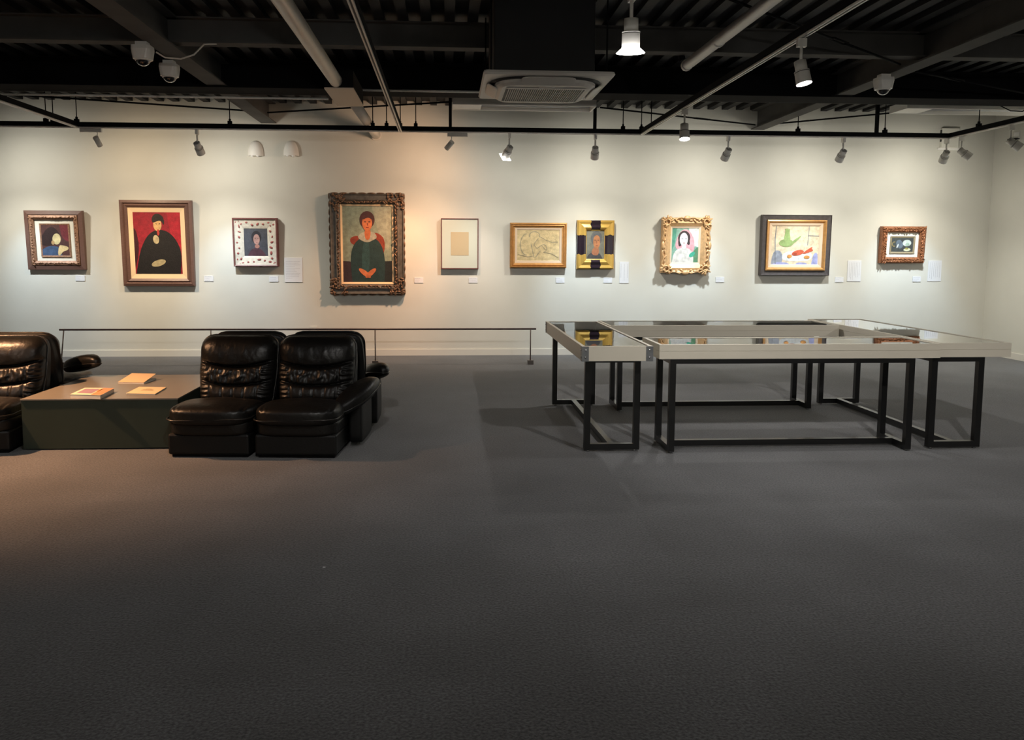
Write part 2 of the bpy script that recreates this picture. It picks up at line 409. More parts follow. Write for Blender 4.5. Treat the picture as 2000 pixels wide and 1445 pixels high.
# ------------------------------------------------------------------ spotlights
SM = {}
def spot_meshes():
    SM['adapter'] = MB().box(-.016, .016, -.03, .03, -.055, -.001).mesh('track_adapter', M_white)
    SM['stem'] = MB().cyl((0, 0, -.055), (0, 0, -.15), .010, seg=12).mesh('stem', M_white)
    h = MB(); h.cyl((0, 0, .03), (0, 0, -.05), .039, seg=28); h.cyl((0, 0, -.038), (0, 0, -.044), .0495, seg=28)
    h.cyl((0, 0, -.044), (0, 0, -.125), .048, .050, seg=28, caps=False)
    SM['head'] = h.mesh('lamp_head', M_white)
    v = MB()
    for k in range(5): v.box(-.024+k*.011, -.019+k*.011, -.026, .026, .0302, .0312)
    SM['vent'] = v.mesh('cooling_vent', M_slot)
    SM['ringd'] = MB().cyl((0, 0, -.046), (0, 0, -.050), .0503, seg=28, caps=False).mesh('shadow_gap', M_slot)
    SM['lens'] = MB().cyl((0, 0, -.112), (0, 0, -.114), .046, seg=28).mesh('lens', M_lensoff)
    SM['lens_lit'] = MB().cyl((0, 0, -.112), (0, 0, -.122), .046, .044, seg=28).mesh('lens', M_lens)
    f = MB(); f.cyl((0, 0, -.124), (0, 0, -.150), .0500, .078, seg=28, caps=False); SM['skirt'] = f.mesh('bloom_skirt', M_lens)  # glowing cone added to imitate the bloom round the lens
    SM['driver'] = MB().box(-.12, .12, -.017, .017, -.045, -.002).mesh('driver_box', M_white)
    SM['arm'] = MB().tube([(0, 0, -.03), (0, 0, -.075), (-.012, 0, -.09), (-.01, 0, -.115)], .006).mesh('arm', M_white)
    s = MB(); s.cyl((0, 0, .03), (0, 0, -.09), .031, seg=24, caps=True); SM['slim'] = s.mesh('lamp_head', M_white)
    SM['slim_lens'] = MB().cyl((0, 0, -.0905), (0, 0, -.0915), .028, seg=24).mesh('lens', M_lensoff)
spot_meshes()
def spotlight(x, y, target, label, beams, rot_track=0, lit=False, slim=False, stem=1.0):
    o = thing('spotlight', label, 'spotlight', (x, y, ZT), 0, 'track spotlights')
    if slim:
        obj('driver_box', SM['driver'], o, (0.07*slim, 0, 0)); obj('arm', SM['arm'], o)
        piv = Vector((-.01, 0, -.125)); ln = .10
    else:
        obj('track_adapter', SM['adapter'], o, rot=(0, 0, rot_track))
        obj('stem', SM['stem'], o); piv = Vector((0, 0, -.175)); ln = .13
    d = (Vector(target)-(Vector((x, y, ZT))+piv)).normalized()
    q = d.to_track_quat('-Z', 'Y').to_euler()
    h = obj('lamp_head', SM['slim' if slim else 'head'], o, piv, q)
    if slim: obj('lens', SM['slim_lens'], h)
    else:
        obj('cooling_vent', SM['vent'], h); obj('shadow_gap', SM['ringd'], h); obj('lens', SM['lens_lit' if lit else 'lens'], h)
    for pw, col, ang, bl, dz in beams:
        dd = (Vector(target)+Vector((0, 0, dz))-(Vector((x, y, ZT))+piv)).normalized()
        add_spot(o, piv+d*(ln+.03), dd, pw, col, ang, bl, .12 if dz > .5 else .035)
    return o
def wx(px): return at(1, YT, px, 262).x
def pic(px, py=478): return at(1, YW, px, py)
def wall_beams(k=1.0, c=COOL, c2=SOFT, a=54): return [(WALL_W*k, c, a, 1.0, -.95), (SPILL_W*k, c2, 110, 1.0, -2.4), (LEAK_W*k, c2, 168, 1.0, .55)]
G = 'lamp of the long track aimed at '
spotlight(wx(-60), YT, pic(100), 'white spotlight beyond the left edge lighting the leftmost picture', wall_beams())
spotlight(wx(190), YT, pic(305), 'slim white spotlight with driver box at the left end of the long track', wall_beams(.8, (1, .76, .50), (1, .76, .5)), slim=-1)
spotlight(wx(385), YT, pic(470), 'white spotlight on the long track left of the two wall emergency lights', wall_beams(.95))
spotlight(wx(882), YT, pic(722, 470), 'slim white spotlight with driver box right of the pipe end', wall_beams(1.15, (1, .50, .24), (1, .62, .38), 62), slim=1)
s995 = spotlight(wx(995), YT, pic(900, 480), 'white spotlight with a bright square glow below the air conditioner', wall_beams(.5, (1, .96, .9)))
spotlight(wx(1163), YT, pic(1150, 478), 'white spotlight on the long track above the black and gold framed portrait', wall_beams(1.0))
spotlight(wx(1423), YT, pic(1338), 'white spotlight on the long track between the ornate gold frame and the still life', wall_beams())
spotlight(wx(1648), YT, pic(1552), 'white spotlight on the long track right of the wide still life', wall_beams(1.05))
spotlight(wx(1850), YT, pic(1765), 'white spotlight at the right end of the long track, left one of the close pair', wall_beams(1.1))
spotlight(X3, YT-.25, (XR, 9.0, 1.45), 'white spotlight at the track corner, right one of the close pair', wall_beams(.8), PI/2)
p = at(0, X3, 1975, 255)
spotlight(X3, p.y, (XR, p.y-.7, 1.45), 'white spotlight at the right edge of the photo, aimed at the right wall', wall_beams(.8), PI/2)
FLOORC = (1, .97, .93)
big = spotlight(at(2, ZT, 1236, -20).x, 4.5, (1.05, 4.75, 0), 'large lit white spotlight nearest the viewer at the top centre', [(55, FLOORC, 110, 1.0, 0)], lit=True)
mid = spotlight(X2, at(2, ZT, 1563, 75).y, (2.75, 4.9, 0), 'lit white spotlight on the right track, nearer one of its two', [(90, FLOORC, 125, 1.0, 0)], PI/2, lit=True)
far = spotlight(X2, at(2, ZT, 1333, 213).y, (2.25, 7.3, 0), 'lit white spotlight on the right track, farther one near the wall', [(130, FLOORC, 130, 1.0, 0)], PI/2, lit=True)
obj('bloom_skirt', SM['skirt'], [c for c in big.children if c.name.startswith('lamp_head')][0])
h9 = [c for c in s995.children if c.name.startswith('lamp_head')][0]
MB().box(-.056, .056, -.058, .058, -.136, -.133).build('square_glow_plate', M_lens, h9)  # glowing plate added to stand in for the square flare at this lamp
warm = spotlight(X4, 5.55, (-3.15, 5.5, .1), 'warm white spotlight on the far left track above the armchairs', [(1050, (1, .52, .26), 80, 1.0, 0)], PI/2, lit=True)
# unseen fill lamps added on the tracks overhead to brighten the room
for xx, yy, tx, ty, tz, pw in ((X1, 2.3, -1.6, 8, 0, 110), (X2, 2.3, 2.6, 7.5, 0, 220), (X4, 2.3, -4.4, 8, 0, 60), (X3, 2.3, 5.5, 7.5, 0, 220),
                               (X1, 3.3, -.4, 3.3, 0, 45), (X2, 3.3, 2.4, 3.2, 0, 35), (X4, 3.3, -3.4, 3.3, 0, 45), (X3, 3.4, 5.6, 3.2, 0, 60),
                               (X1, -1.0, -1, -4, 1.5, 480), (X2, -1.0, 2.4, -4, 1.5, 480)):
    spotlight(xx, yy, (tx, ty, tz), 'white spotlight added out of view as fill light', [(pw, (1, .96, .92), 78 if ty > 7 else 120, 1.0, 0)], PI/2)

# ------------------------------------------------------------------ air conditioner cassette
ac = thing('air_conditioner', 'grey square ceiling cassette air conditioner with striped intake grille', 'air conditioner', (.745, 6.42, 2.66))
def rrect(w, h, r, n=6):
    pts = []
    for cx, cy, a0 in ((w/2-r, h/2-r, 0), (-w/2+r, h/2-r, 90), (-w/2+r, -h/2+r, 180), (w/2-r, -h/2+r, 270)):
        for i in range(n+1):
            a = math.radians(a0+90*i/n); pts.append((cx+r*math.cos(a), cy+r*math.sin(a)))
    return pts
def loft(m, rings, cap0=True, cap1=True, smooth=False):
    R = [[m.bm.verts.new(Vector((x, y, z))) for x, y in pts] for pts, z in rings]
    fs = []
    for a, b in zip(R, R[1:]):
        for i in range(len(a)): fs.append(m.bm.faces.new([a[i], a[(i+1)%len(a)], b[(i+1)%len(a)], b[i]]))
    m._faces(fs, smooth)
    if cap0: m._faces([m.bm.faces.new(R[0][::-1])])
    if cap1: m._faces([m.bm.faces.new(R[-1])])
m = MB(); loft(m, [(rrect(.95, .95, .03), .03), (rrect(.96, .96, .03), .015), (rrect(.94, .94, .03), 0)]); m.build('panel', M_greypl, ac)
m = MB(); loft(m, [(rrect(.84, .84, .24), 0), (rrect(.82, .82, .24), -.010)]); m.build('outlet_slot', M_slot, ac)
m = MB(); loft(m, [(rrect(.76, .76, .20), -.0105), (rrect(.76, .76, .20), -.03), (rrect(.66, .70, .12), -.050)]); m.build('centre_panel', M_greypl, ac)
m = MB(); loft(m, [(rrect(.60, .54, .02), -.0505), (rrect(.60, .54, .02), -.052)]); g = m.build('grille', M_slot, ac)
m = MB()
for k in range(36): m.box(-.28+k*.0158, -.28+k*.0158+.0052, -.25, .25, -.058, -.052)
m.box(-.30, .30, -.27, -.25, -.058, -.052).box(-.30, .30, .25, .27, -.058, -.052)
m.build('grille_slats', M_greypl, g)
for k, (dx, dy, rz) in enumerate(((-.40, 0, PI/2), (.40, 0, -PI/2), (0, -.40, PI), (0, .40, 0))):
    m = MB(); M = Matrix.Translation((dx, dy, -.028)) @ Matrix.Rotation(rz, 4, 'Z') @ Matrix.Rotation(math.radians(28), 4, 'X')
    m.sbox((0, 0, 0), .20, .045, .006, e=5, n=8, M=M)
    m.build('louver_flap', M_greypl, ac)
MB().box(-.40, .34, -.40, .36, .031, .64).build('body', M_deck, ac, bevel=.01)
MB().box(-.06, .06, -.31, -.29, -.053, -.050).build('sensor', M_white, ac)
for sx in (-.44, .44):
    for sy in (-.44, .44): MB().cyl((sx*.96, sy*.96, .031), (sx*.96, sy*.96, .64), .006, seg=8).build('hanging_bolt', M_black, ac)

# ------------------------------------------------------------------ dome cameras
for x, y, lb in ((-2.43, 6.83, 'white dome camera on the left roof beam, nearer and upper one of two'),
                 (-2.43, 7.46, 'white dome camera on the left roof beam, farther and lower one of two'),
                 (4.07, 7.5, 'single white dome camera on the right roof beam')):
    o = thing('dome_camera', lb, 'security camera', (x, y, 3.05), 0, 'ceiling dome cameras')
    MB().box(-.045, .045, -.04, .04, -.03, -.0005).build('mount', M_white, o)
    m = MB(); loft(m, [(rrect(.15, .14, .03), -.031), (rrect(.155, .15, .035), -.06), (rrect(.14, .14, .05), -.135)]); m.build('housing', M_white, o)
    m = MB(); m.ell((0, 0, -.136), .056, .056, .05, seg=20, rings=12); m.build('dome', M_dome, o)
    MB().cyl((0, 0, -.134), (0, 0, -.146), .064, .060, seg=24).build('collar', M_white, o)
tag(MB().tube([(-2.36, 6.93, 3.0), (-2.30, 6.96, 2.965), (-2.18, 6.98, 2.96), (-2.08, 7.0, 3.0), (-2.0, 7.02, 3.09), (-1.9, 7.03, 3.098)], .007).build('camera_cable', M_pipe), 'thin pale cable looping from the nearer dome camera under the left beam', 'cable')

# ------------------------------------------------------------------ wall items
for px, lb in ((500, 'white half dome emergency light on the wall, left one of the pair'), (569, 'white half dome emergency light on the wall, right one of the pair')):
    p = at(1, YW, px, 305)
    o = thing('emergency_light', lb, 'emergency light', (p.x, YW, p.z), 0, 'wall emergency lights')
    m = MB(); n = 14
    R = []
    for i in range(n+1):
        t = i/n; z = .20*t; r = .098*math.sqrt(max(0, 1-t**2.4))+.001
        R.append([m.bm.verts.new(Vector((r*math.cos(PI*k/16), -r*1.0*math.sin(PI*k/16), z))) for k in range(17)])
    fs = [m.bm.faces.new([R[i][k], R[i][k+1], R[i+1][k+1], R[i+1][k]]) for i in range(n) for k in range(16)]
    m._faces(fs, True); m.poly([v.co.copy() for v in R[0]]); m.build('cover', M_white, o)
    for sx in (-.035, .035): MB().ell((sx, -.055, -.001), .022, .022, .016).build('lamp', mat('frosted_lamp', (.8, .8, .8), .2), o)
p = at(1, YW, 1851, 282)
o = thing('exit_sign_box', 'white wall mounted box behind the track near the right corner', 'wall box', (p.x, YW, p.z-.05), 0)
MB().box(-.12, .12, -.06, -.001, 0, .26).build('box', mat('box_white', (.74, .72, .64), .4), o, bevel=.006)
MB().box(-.15, .15, -.025, -.001, -.03, 0).build('back_plate', M_white, o)
MB().box(-.121, -.119, -.05, -.01, .08, .24).build('side_slot', M_slot, o)
o = thing('wall_bracket', 'small dark angled bracket on the right wall near the corner', 'bracket', (XR, 10.45, 2.9), 0)
MB().box(-.10, -.001, -.05, .05, 0, .012).build('arm', M_black, o); MB().box(-.012, -.001, -.05, .05, .0125, .10).build('plate', M_white, o)
p = at(1, YW, 613, 646)
tag(MB().box(p.x-.045, p.x+.045, YW-.01, YW-.0005, p.z-.06, p.z+.06).build('wall_outlet', M_wall), 'blank wall plate low on the wall below the large portrait', 'wall plate')

# ------------------------------------------------------------------ cards and text panels
def card(px, py, wpx, hpx, label, vertical=False, rows=3, name='caption_card', cat='caption card', group='small caption cards'):
    p = at(1, YW, px, py); s = YW/F_PX; w_, h_ = wpx*s, hpx*s
    m = MB(); m.box(p.x-w_/2, p.x+w_/2, YW-.007, YW-.0006, p.z-h_/2, p.z+h_/2)
    m.mi = 1
    for k in range(rows):
        ln = random.uniform(.35, .95)
        if vertical:
            xx = p.x+w_*.36-k*w_*.72/max(1, rows-1); ln = random.uniform(.7, 1)
            z = p.z+h_*.40
            while z > p.z+h_*.40-h_*.8*ln:
                q = random.uniform(.006, .016); m.box(xx-.0022, xx+.0022, YW-.0076, YW-.0071, z-q, z); z -= q+.004
        else:
            zz = p.z+h_*.34-k*h_*.68/max(1, rows-1); x0 = p.x-w_*.42; x = x0
            while x < x0+w_*.84*ln:
                q = random.uniform(.005, .014); m.box(x, x+q, YW-.0076, YW-.0071, zz-.002, zz+.002); x += q+.004
    return tag(m.build(name, [M_card, M_ink]), label, cat, group)
CC = [(157, 543, 'small white caption card below the leftmost picture'), (408, 544, 'small white caption card right of the red background portrait'),
      (535, 545, 'small white caption card below the red and white framed portrait'), (818, 547, 'small white caption card right of the large carved frame portrait'),
      (924, 547, 'small white caption card below the thin framed pale sheet'), (1094, 547, 'small white caption card below the gold framed drawing'),
      (1187, 547, 'small white caption card below the black and gold framed portrait'), (1406, 546, 'small white caption card right of the ornate gold frame'),
      (1639, 546, 'small white caption card between the still life and its tall text panel'), (1790, 545, 'small white caption card below the rightmost picture')]
for a, b, lb in CC: card(a, b, 17, 10.5, lb)
TP = dict(name='text_panel', cat='text panel', group='white text panels')
card(573.5, 527, 34, 47, 'large white text panel with horizontal lines right of the red and white frame', rows=11, **TP)
card(1219, 532, 18, 42, 'narrow white text panel right of the black and gold framed portrait', True, 3, **TP)
card(1668, 529, 28, 42, 'white text panel with vertical lines right of the still life', True, 7, **TP)
card(1825, 529, 28, 42, 'white text panel with vertical lines right of the rightmost picture', True, 6, **TP)

# ------------------------------------------------------------------ pictures
def paint(col):
    k = 'paint_%02x%02x%02x' % tuple(int(min(1, c)*255) for c in col)
    return mat(k, col, .5, var=.22, vscale=22, bump=.25, bscale=90)
def hexc(h):
    v = [int(h[i:i+2], 16)/255 for i in (0, 2, 4)]
    return tuple((x/12.92 if x <= .04045 else ((x+.055)/1.055)**2.4) for x in v)
def canvas(parent, w_, h_, y, bg, shapes, name='canvas', flat=False):
    """painted surface: layers of paint laid over each other, each half a millimetre proud"""
    cols = [bg]; m = MB(); m.box(-w_/2, w_/2, y, y+.006, -h_/2, h_/2); n = 0
    for sh in shapes:
        kind, col, a = sh
        if col not in cols: cols.append(col)
        m.mi = cols.index(col); n += 1; yy = y-.0004*n
        if kind == 'e':
            cx, cy, rx, ry, rot = a; pts = []
            for i in range(28):
                t = 2*PI*i/28; ex, ey = rx*math.cos(t), ry*math.sin(t); c_, s_ = math.cos(math.radians(rot)), math.sin(math.radians(rot))
                pts.append((cx+ex*c_-ey*s_, cy+ex*s_+ey*c_))
        elif kind == 'p':
            pts = []                                    # rounded polygon by corner cutting
            pts = list(a)
            for _ in range(2):
                q = []
                for i in range(len(pts)):
                    p0, p1 = pts[i], pts[(i+1)%len(pts)]
                    if (abs(p0[0]) > .995 or abs(p0[1]) > .995) and (abs(p1[0]) > .995 or abs(p1[1]) > .995): q += [p0, p1]
                    else:
                        q += [p0] if (abs(p0[0]) > .995 or abs(p0[1]) > .995) else [(p0[0]*.75+p1[0]*.25, p0[1]*.75+p1[1]*.25)]
                        q += [p1] if (abs(p1[0]) > .995 or abs(p1[1]) > .995) else [(p0[0]*.25+p1[0]*.75, p0[1]*.25+p1[1]*.75)]
                r = []
                for z in q:
                    if not r or z != r[-1]: r.append(z)
                if r[0] == r[-1]: r.pop()
                pts = r
        elif kind == 's':
            wd, P = a; L = []; R_ = []
            for i, q in enumerate(P):
                a0 = P[max(0, i-1)]; a1 = P[min(len(P)-1, i+1)]; dx, dy = (a1[0]-a0[0])*w_, (a1[1]-a0[1])*h_; l = math.hypot(dx, dy) or 1
                nx, ny = -dy/l*wd/w_*2, dx/l*wd/h_*2
                L.append((q[0]+nx, q[1]+ny)); R_.append((q[0]-nx, q[1]-ny))
            for i in range(len(P)-1):
                quad = [L[i], L[i+1], R_[i+1], R_[i]]
                m.poly([(max(-1, min(1, u))*w_/2, yy, max(-1, min(1, v))*h_/2) for u, v in quad])
            continue
        pts = [(max(-1, min(1, u)), max(-1, min(1, v))) for u, v in pts]
        m.poly([(u*w_/2, yy, v*h_/2) for u, v in pts])
    return m.build(name, [paint(c) for c in cols], parent)

S_ = YW/F_PX
def picture(px, py, label, tilt=2.5, cat='picture'):
    p = at(1, YW-.035, px, py)
    o = thing('framed_picture', label, cat, (p.x, YW-.035, p.z), 0, 'framed pictures on the long wall')
    o.rotation_euler = (math.radians(tilt), 0, 0)
    return o
def moulding(parent, name, w_, h_, width, prof, m, label=None):
    """prof: [(fraction of width, y)]"""
    mb = MB(); mb.ring(w_, h_, [(0, .03)]+[(f*width, y) for f, y in prof]+[(width, .03)])
    o = mb.build(name, m, parent)
    if label: o['label'] = label
    return o
def carve(parent, w_, h_, width, y, m, n, size, seed, inset=0, dense=2, name='carving'):
    rnd = random.Random(seed); mb = MB()
    per = 2*(w_+h_); k = int(n)
    for i in range(k):
        for j in range(dense):
            t = (i+rnd.random()*.5)/k*per; f = inset+(j+.5)/dense*(width-2*inset)+rnd.uniform(-.1, .1)*width
            if t < w_: x, z, ang = t-w_/2, h_/2-f, 0
            elif t < w_+h_: x, z, ang = w_/2-f, h_/2-(t-w_), 90
            elif t < 2*w_+h_: x, z, ang = w_/2-(t-w_-h_), -h_/2+f, 0
            else: x, z, ang = -w_/2+f, -h_/2+(t-2*w_-h_), 90
            x = max(-w_/2+size*.4, min(w_/2-size*.4, x)); z = max(-h_/2+size*.4, min(h_/2-size*.4, z))
            rot = Matrix.Rotation(math.radians(ang+rnd.uniform(-50, 50)), 3, 'Y')
            mb.ell((x, y, z), size*rnd.uniform(.7, 1.25), size*.45, size*rnd.uniform(.28, .5), rot, seg=8, rings=5)
    return mb.build(name, m, parent)
M_brown = mat('frame_brown', hexc('6b4f45'), .45, var=.15, vscale=30, stretch=(1, 1, 6))
M_bronze = mat('frame_bronze', hexc('957058'), .5, metal=.2, var=.35, vscale=50)
M_copper = mat('frame_copper', hexc('95603f'), .4, metal=.4, var=.4, vscale=45)
M_gold = mat('frame_gold', hexc('c9955a'), .36, metal=.45, var=.12, vscale=25)
M_goldb = mat('frame_bright_gold', hexc('e0b45c'), .3, metal=.5, var=.06, vscale=10)
M_pale = mat('frame_pale_gold', hexc('d2a878'), .42, metal=.25, var=.15, vscale=30)
M_dk = mat('frame_dark', hexc('4a4443'), .5, var=.2, vscale=30)
M_blk = mat('frame_black_gloss', hexc('2a2026'), .12, coat=.6)
M_cm = mat('liner_cream', hexc('e8c9a0'), .7)
M_wm = mat('mat_white', hexc('dcd8ca'), .8)
M_pk = mat('liner_pinkish', hexc('d8bfa4'), .7)
M_old = mat('frame_old_dark_bronze', hexc('6f5440'), .45, metal=.35, var=.45, vscale=28)
M_slate = mat('frame_grey_panel', hexc('5d5750'), .55, var=.3, vscale=20)
M_white2 = mat('frame_distressed_white', hexc('cdc6b8'), .6, var=.12, vscale=30)
M_redm = mat('frame_faded_red', hexc('9a5550'), .6, var=.2, vscale=30)
M_maroon = mat('frame_maroon', hexc('6a3a38'), .5, var=.2, vscale=30)

# 1
o = picture(109.5, 469, 'small dark framed picture of a face beside a hand, leftmost on the wall', 3.5)
W, H = 105*S_, 110*S_
moulding(o, 'outer_frame', W, H, 9*S_, [(0, -.035), (.8, -.045), (1, -.02)], M_brown)
a = moulding(o, 'carved_frame', W-17*S_, H-17*S_, 8*S_, [(0, -.05), (.5, -.06), (1, -.035)], M_bronze)
carve(a, W-17*S_, H-17*S_, 8*S_, -.058, M_bronze, 70, .018, 1, dense=1)
MB().box(-W/2+16*S_, W/2-16*S_, -.012, .0, -H/2+16*S_, H/2-16*S_).build('mat', M_wm, o)
cw, ch = 54*S_, 62*S_
moulding(o, 'inner_slip', cw, ch, 2.6*S_, [(0, -.026), (1, -.022)], M_bronze)
canvas(o, cw-4*S_, ch-4*S_, -.02, hexc('4d302c'), [
    ('p', hexc('6b2a30'), [(.35, 1), (1, 1), (1, -.1), (.5, .1)]), ('p', hexc('2c1c1a'), [(-1, .2), (-.6, .75), (-.1, .9), (.4, .45), (.2, -.2), (-.6, -.4), (-1, -.3)]),
    ('e', hexc('c9b888'), (.10, .08, .30, .36, -12)), ('e', hexc('a98a5e'), (-.18, -.15, .12, .14, 0)),
    ('p', hexc('3c4f6b'), [(-1, -1), (-1, -.6), (-.5, -.35), (.3, -.4), (.45, -1)]),
    ('p', hexc('cdb583'), [(.1, -.95), (.25, -.3), (.5, -.32), (.95, -.42), (.9, -.62), (.5, -.72), (.3, -.98)])])
# 2
o = picture(309, 475, 'portrait of a figure in black on red in a stepped brown frame', 2.6)
W, H = 132*S_, 161*S_
moulding(o, 'frame', W, H, 14*S_, [(0, -.04), (.35, -.05), (.5, -.03), (.7, -.045), (1, -.025)], M_brown)
moulding(o, 'liner', W-27*S_, H-27*S_, 9*S_, [(0, -.024), (1, -.016)], M_cm)
canvas(o, 90*S_, 120*S_, -.014, hexc('8e1c28'), [
    ('p', hexc('a8202c'), [(.4, 1), (1, 1), (1, -.2), (.6, 0)]), ('p', hexc('3a1216'), [(-1, -.9), (-.75, -.2), (-.85, .4), (-1, .5)]),
    ('p', hexc('1c1817'), [(-.95, -1), (-.75, -.25), (-.45, .22), (-.1, .42), (.35, .42), (.75, .15), (.98, -.3), (.88, -1)]),
    ('e', hexc('c99f6a'), (.02, .58, .17, .20, 0)), ('p', hexc('2a201c'), [(-.2, .6), (-.2, .85), (.05, .95), (.3, .82), (.3, .52), (.15, .75)]),
    ('e', hexc('a8352c'), (.04, .34, .05, .10, 0)), ('e', hexc('b0a07c'), (-.06, .12, .12, .14, 20)), ('e', hexc('a3946f'), (.0, -.62, .30, .10, 12)),
    ('s', hexc('2a1c1a'), (.004, [(-.05, .62), (.0, .60)])), ('s', hexc('2a1c1a'), (.004, [(.08, .60), (.14, .62)]))])
# 3
o = picture(500.5, 473, 'small dark portrait in a distressed red and white frame', 3)
W, H = 83*S_, 91*S_
moulding(o, 'frame', W, H, 19.5*S_, [(0, -.055), (.1, -.06), (.16, -.045), (.8, -.03), (1, -.022)], M_white2)
moulding(o, 'frame_edge', W+.004, H+.004, .022, [(0, -.056), (.4, -.063), (1, -.056)], M_maroon)
mb = MB(); rnd = random.Random(3)
for k in range(34):
    t = (k+.5)/34*2*(W+H); f = 10*S_+rnd.uniform(-4, 4)*S_
    if t < W: x, z = t-W/2, H/2-f
    elif t < W+H: x, z = W/2-f, H/2-(t-W)
    elif t < 2*W+H: x, z = W/2-(t-W-H), -H/2+f
    else: x, z = -W/2+f, -H/2+(t-2*W-H)
    if abs(x) > W/2-.02 or abs(z) > H/2-.02: continue
    mb.ell((x, -.038, z), rnd.uniform(.012, .026), .006, rnd.uniform(.008, .018), Matrix.Rotation(rnd.uniform(0, 3), 3, 'Y'), seg=8, rings=4)
mb.build('painted_ornament', M_redm, o)
canvas(o, 44*S_, 54*S_, -.018, hexc('43454d'), [
    ('p', hexc('4a2e38'), [(-.75, -1), (-.5, -.55), (0, -.35), (.5, -.5), (.9, -1)]), ('e', hexc('26242a'), (.05, .35, .42, .45, 0)),
    ('e', hexc('a8837a'), (.06, .2, .27, .37, 0)), ('e', hexc('a8776b'), (.1, -.28, .2, .14, 0)),
    ('s', hexc('332a2c'), (.003, [(-.1, .26), (.02, .26)])), ('s', hexc('332a2c'), (.003, [(.12, .26), (.24, .26)])), ('s', hexc('7a3a3a'), (.003, [(.02, .0), (.12, .0)]))])
# 4
o = picture(718, 477, 'large portrait of a person in dark clothes in a massive carved frame', 2)
W, H = 142*S_, 193*S_
moulding(o, 'frame', W, H, 21*S_, [(0, -.04), (.12, -.075), (.2, -.06), (.55, -.055), (.62, -.08), (1, -.03)], M_slate)
a = carve(o, W-24*S_, H-24*S_, 9*S_, -.07, M_old, 96, .030, 4, dense=1)
rnd = random.Random(5); mb = MB()
for sx in (-1, 1):
    for sz in (-1, 1):
        for k in range(34):
            u, v = rnd.random()*30*S_, rnd.random()*30*S_
            if min(u, v) > 12*S_: continue
            mb.ell((sx*(W/2-.012-u), -.065, sz*(H/2-.012-v)), rnd.uniform(.02, .04), .02, rnd.uniform(.01, .018), Matrix.Rotation(rnd.uniform(0, 3.1), 3, 'Y'), seg=8, rings=5)
mb.build('corner_carving', M_old, o)
mb = MB(); n = 12
for sx in (-1, 1):
    for k in range(n+1): mb.ell((sx*W/2, -.045, -H/2+.04+k*(H-.08)/n), .010, .02, .040, seg=8, rings=5)
for sz in (-1, 1):
    for k in range(8): mb.ell((-W/2+.07+k*(W-.14)/7, -.045, sz*H/2), .052, .02, .010, seg=8, rings=5)
mb.build('scalloped_edge', M_old, o)
moulding(o, 'liner', W-41*S_, H-41*S_, 3.6*S_, [(0, -.04), (1, -.03)], M_cm)
canvas(o, 95*S_, 145*S_, -.02, hexc('8b9480'), [
    ('p', hexc('9a9c88'), [(.2, 1), (.95, 1), (.9, -.3), (.5, .1)]), ('p', hexc('3a2a2c'), [(-1, -1), (-1, -.44), (-.5, -.46), (-.4, -1)]),
    ('p', hexc('232420'), [(.3, -1), (.4, -.45), (1, -.44), (1, -1)]),
    ('p', hexc('8a3a26'), [(-.68, .02), (-.7, .18), (-.3, .25), (-.4, -.05)]), ('p', hexc('8a3a26'), [(.2, .3), (.45, .3), (.72, .12), (.66, -.3), (.4, -.2)]),
    ('p', hexc('263a38'), [(-.62, -1), (-.7, -.35), (-.55, .02), (-.2, .2), (.25, .2), (.58, 0), (.72, -.45), (.66, -1)]),
    ('p', hexc('2f4a48'), [(-.25, -.9), (-.2, .1), (.1, .12), (.05, -.9)]),
    ('p', hexc('a8a391'), [(-.42, .2), (-.15, .34), (.25, .34), (.42, .18), (.2, .1), (0, .04), (-.25, .1)]),
    ('p', hexc('c06a40'), [(-.12, .4), (-.1, .16), (.0, .1), (.12, .16), (.14, .42)]),
    ('e', hexc('4d2c28'), (.0, .64, .30, .23, 0)), ('e', hexc('cb7448'), (.0, .56, .2, .21, 0)), ('p', hexc('4d2c28'), [(-.22, .62), (-.2, .82), (.2, .82), (.22, .62), (.05, .72)]),
    ('s', hexc('3a2018'), (.006, [(-.12, .59), (-.04, .59)])), ('s', hexc('3a2018'), (.006, [(.05, .59), (.13, .59)])), ('s', hexc('8a4028'), (.005, [(.01, .56), (.02, .49)])), ('s', hexc('8a2c20'), (.006, [(-.05, .44), (.06, .44)])),
    ('e', hexc('cb7448'), (-.12, -.76, .26, .07, -25)), ('e', hexc('c46c42'), (.12, -.76, .24, .07, 28))])
# 5
o = picture(898, 476, 'tall pale sheet with a beige rectangle behind glass in a thin dark frame', 1)
W, H = 72*S_, 97*S_
moulding(o, 'frame', W, H, 1.4*S_, [(0, -.03), (1, -.03)], M_maroon)
MB().box(-W/2+.012, W/2-.012, -.018, .01, -H/2+.012, H/2-.012).build('mat', mat('mat_grey_white', hexc('c6cabc'), .35, coat=.4), o)
MB().box(-17.3*S_, 17.3*S_, -.0205, -.0185, -22.5*S_, 22.5*S_).build('sheet', mat('aged_paper', hexc('bba987'), .4, coat=.4), o)
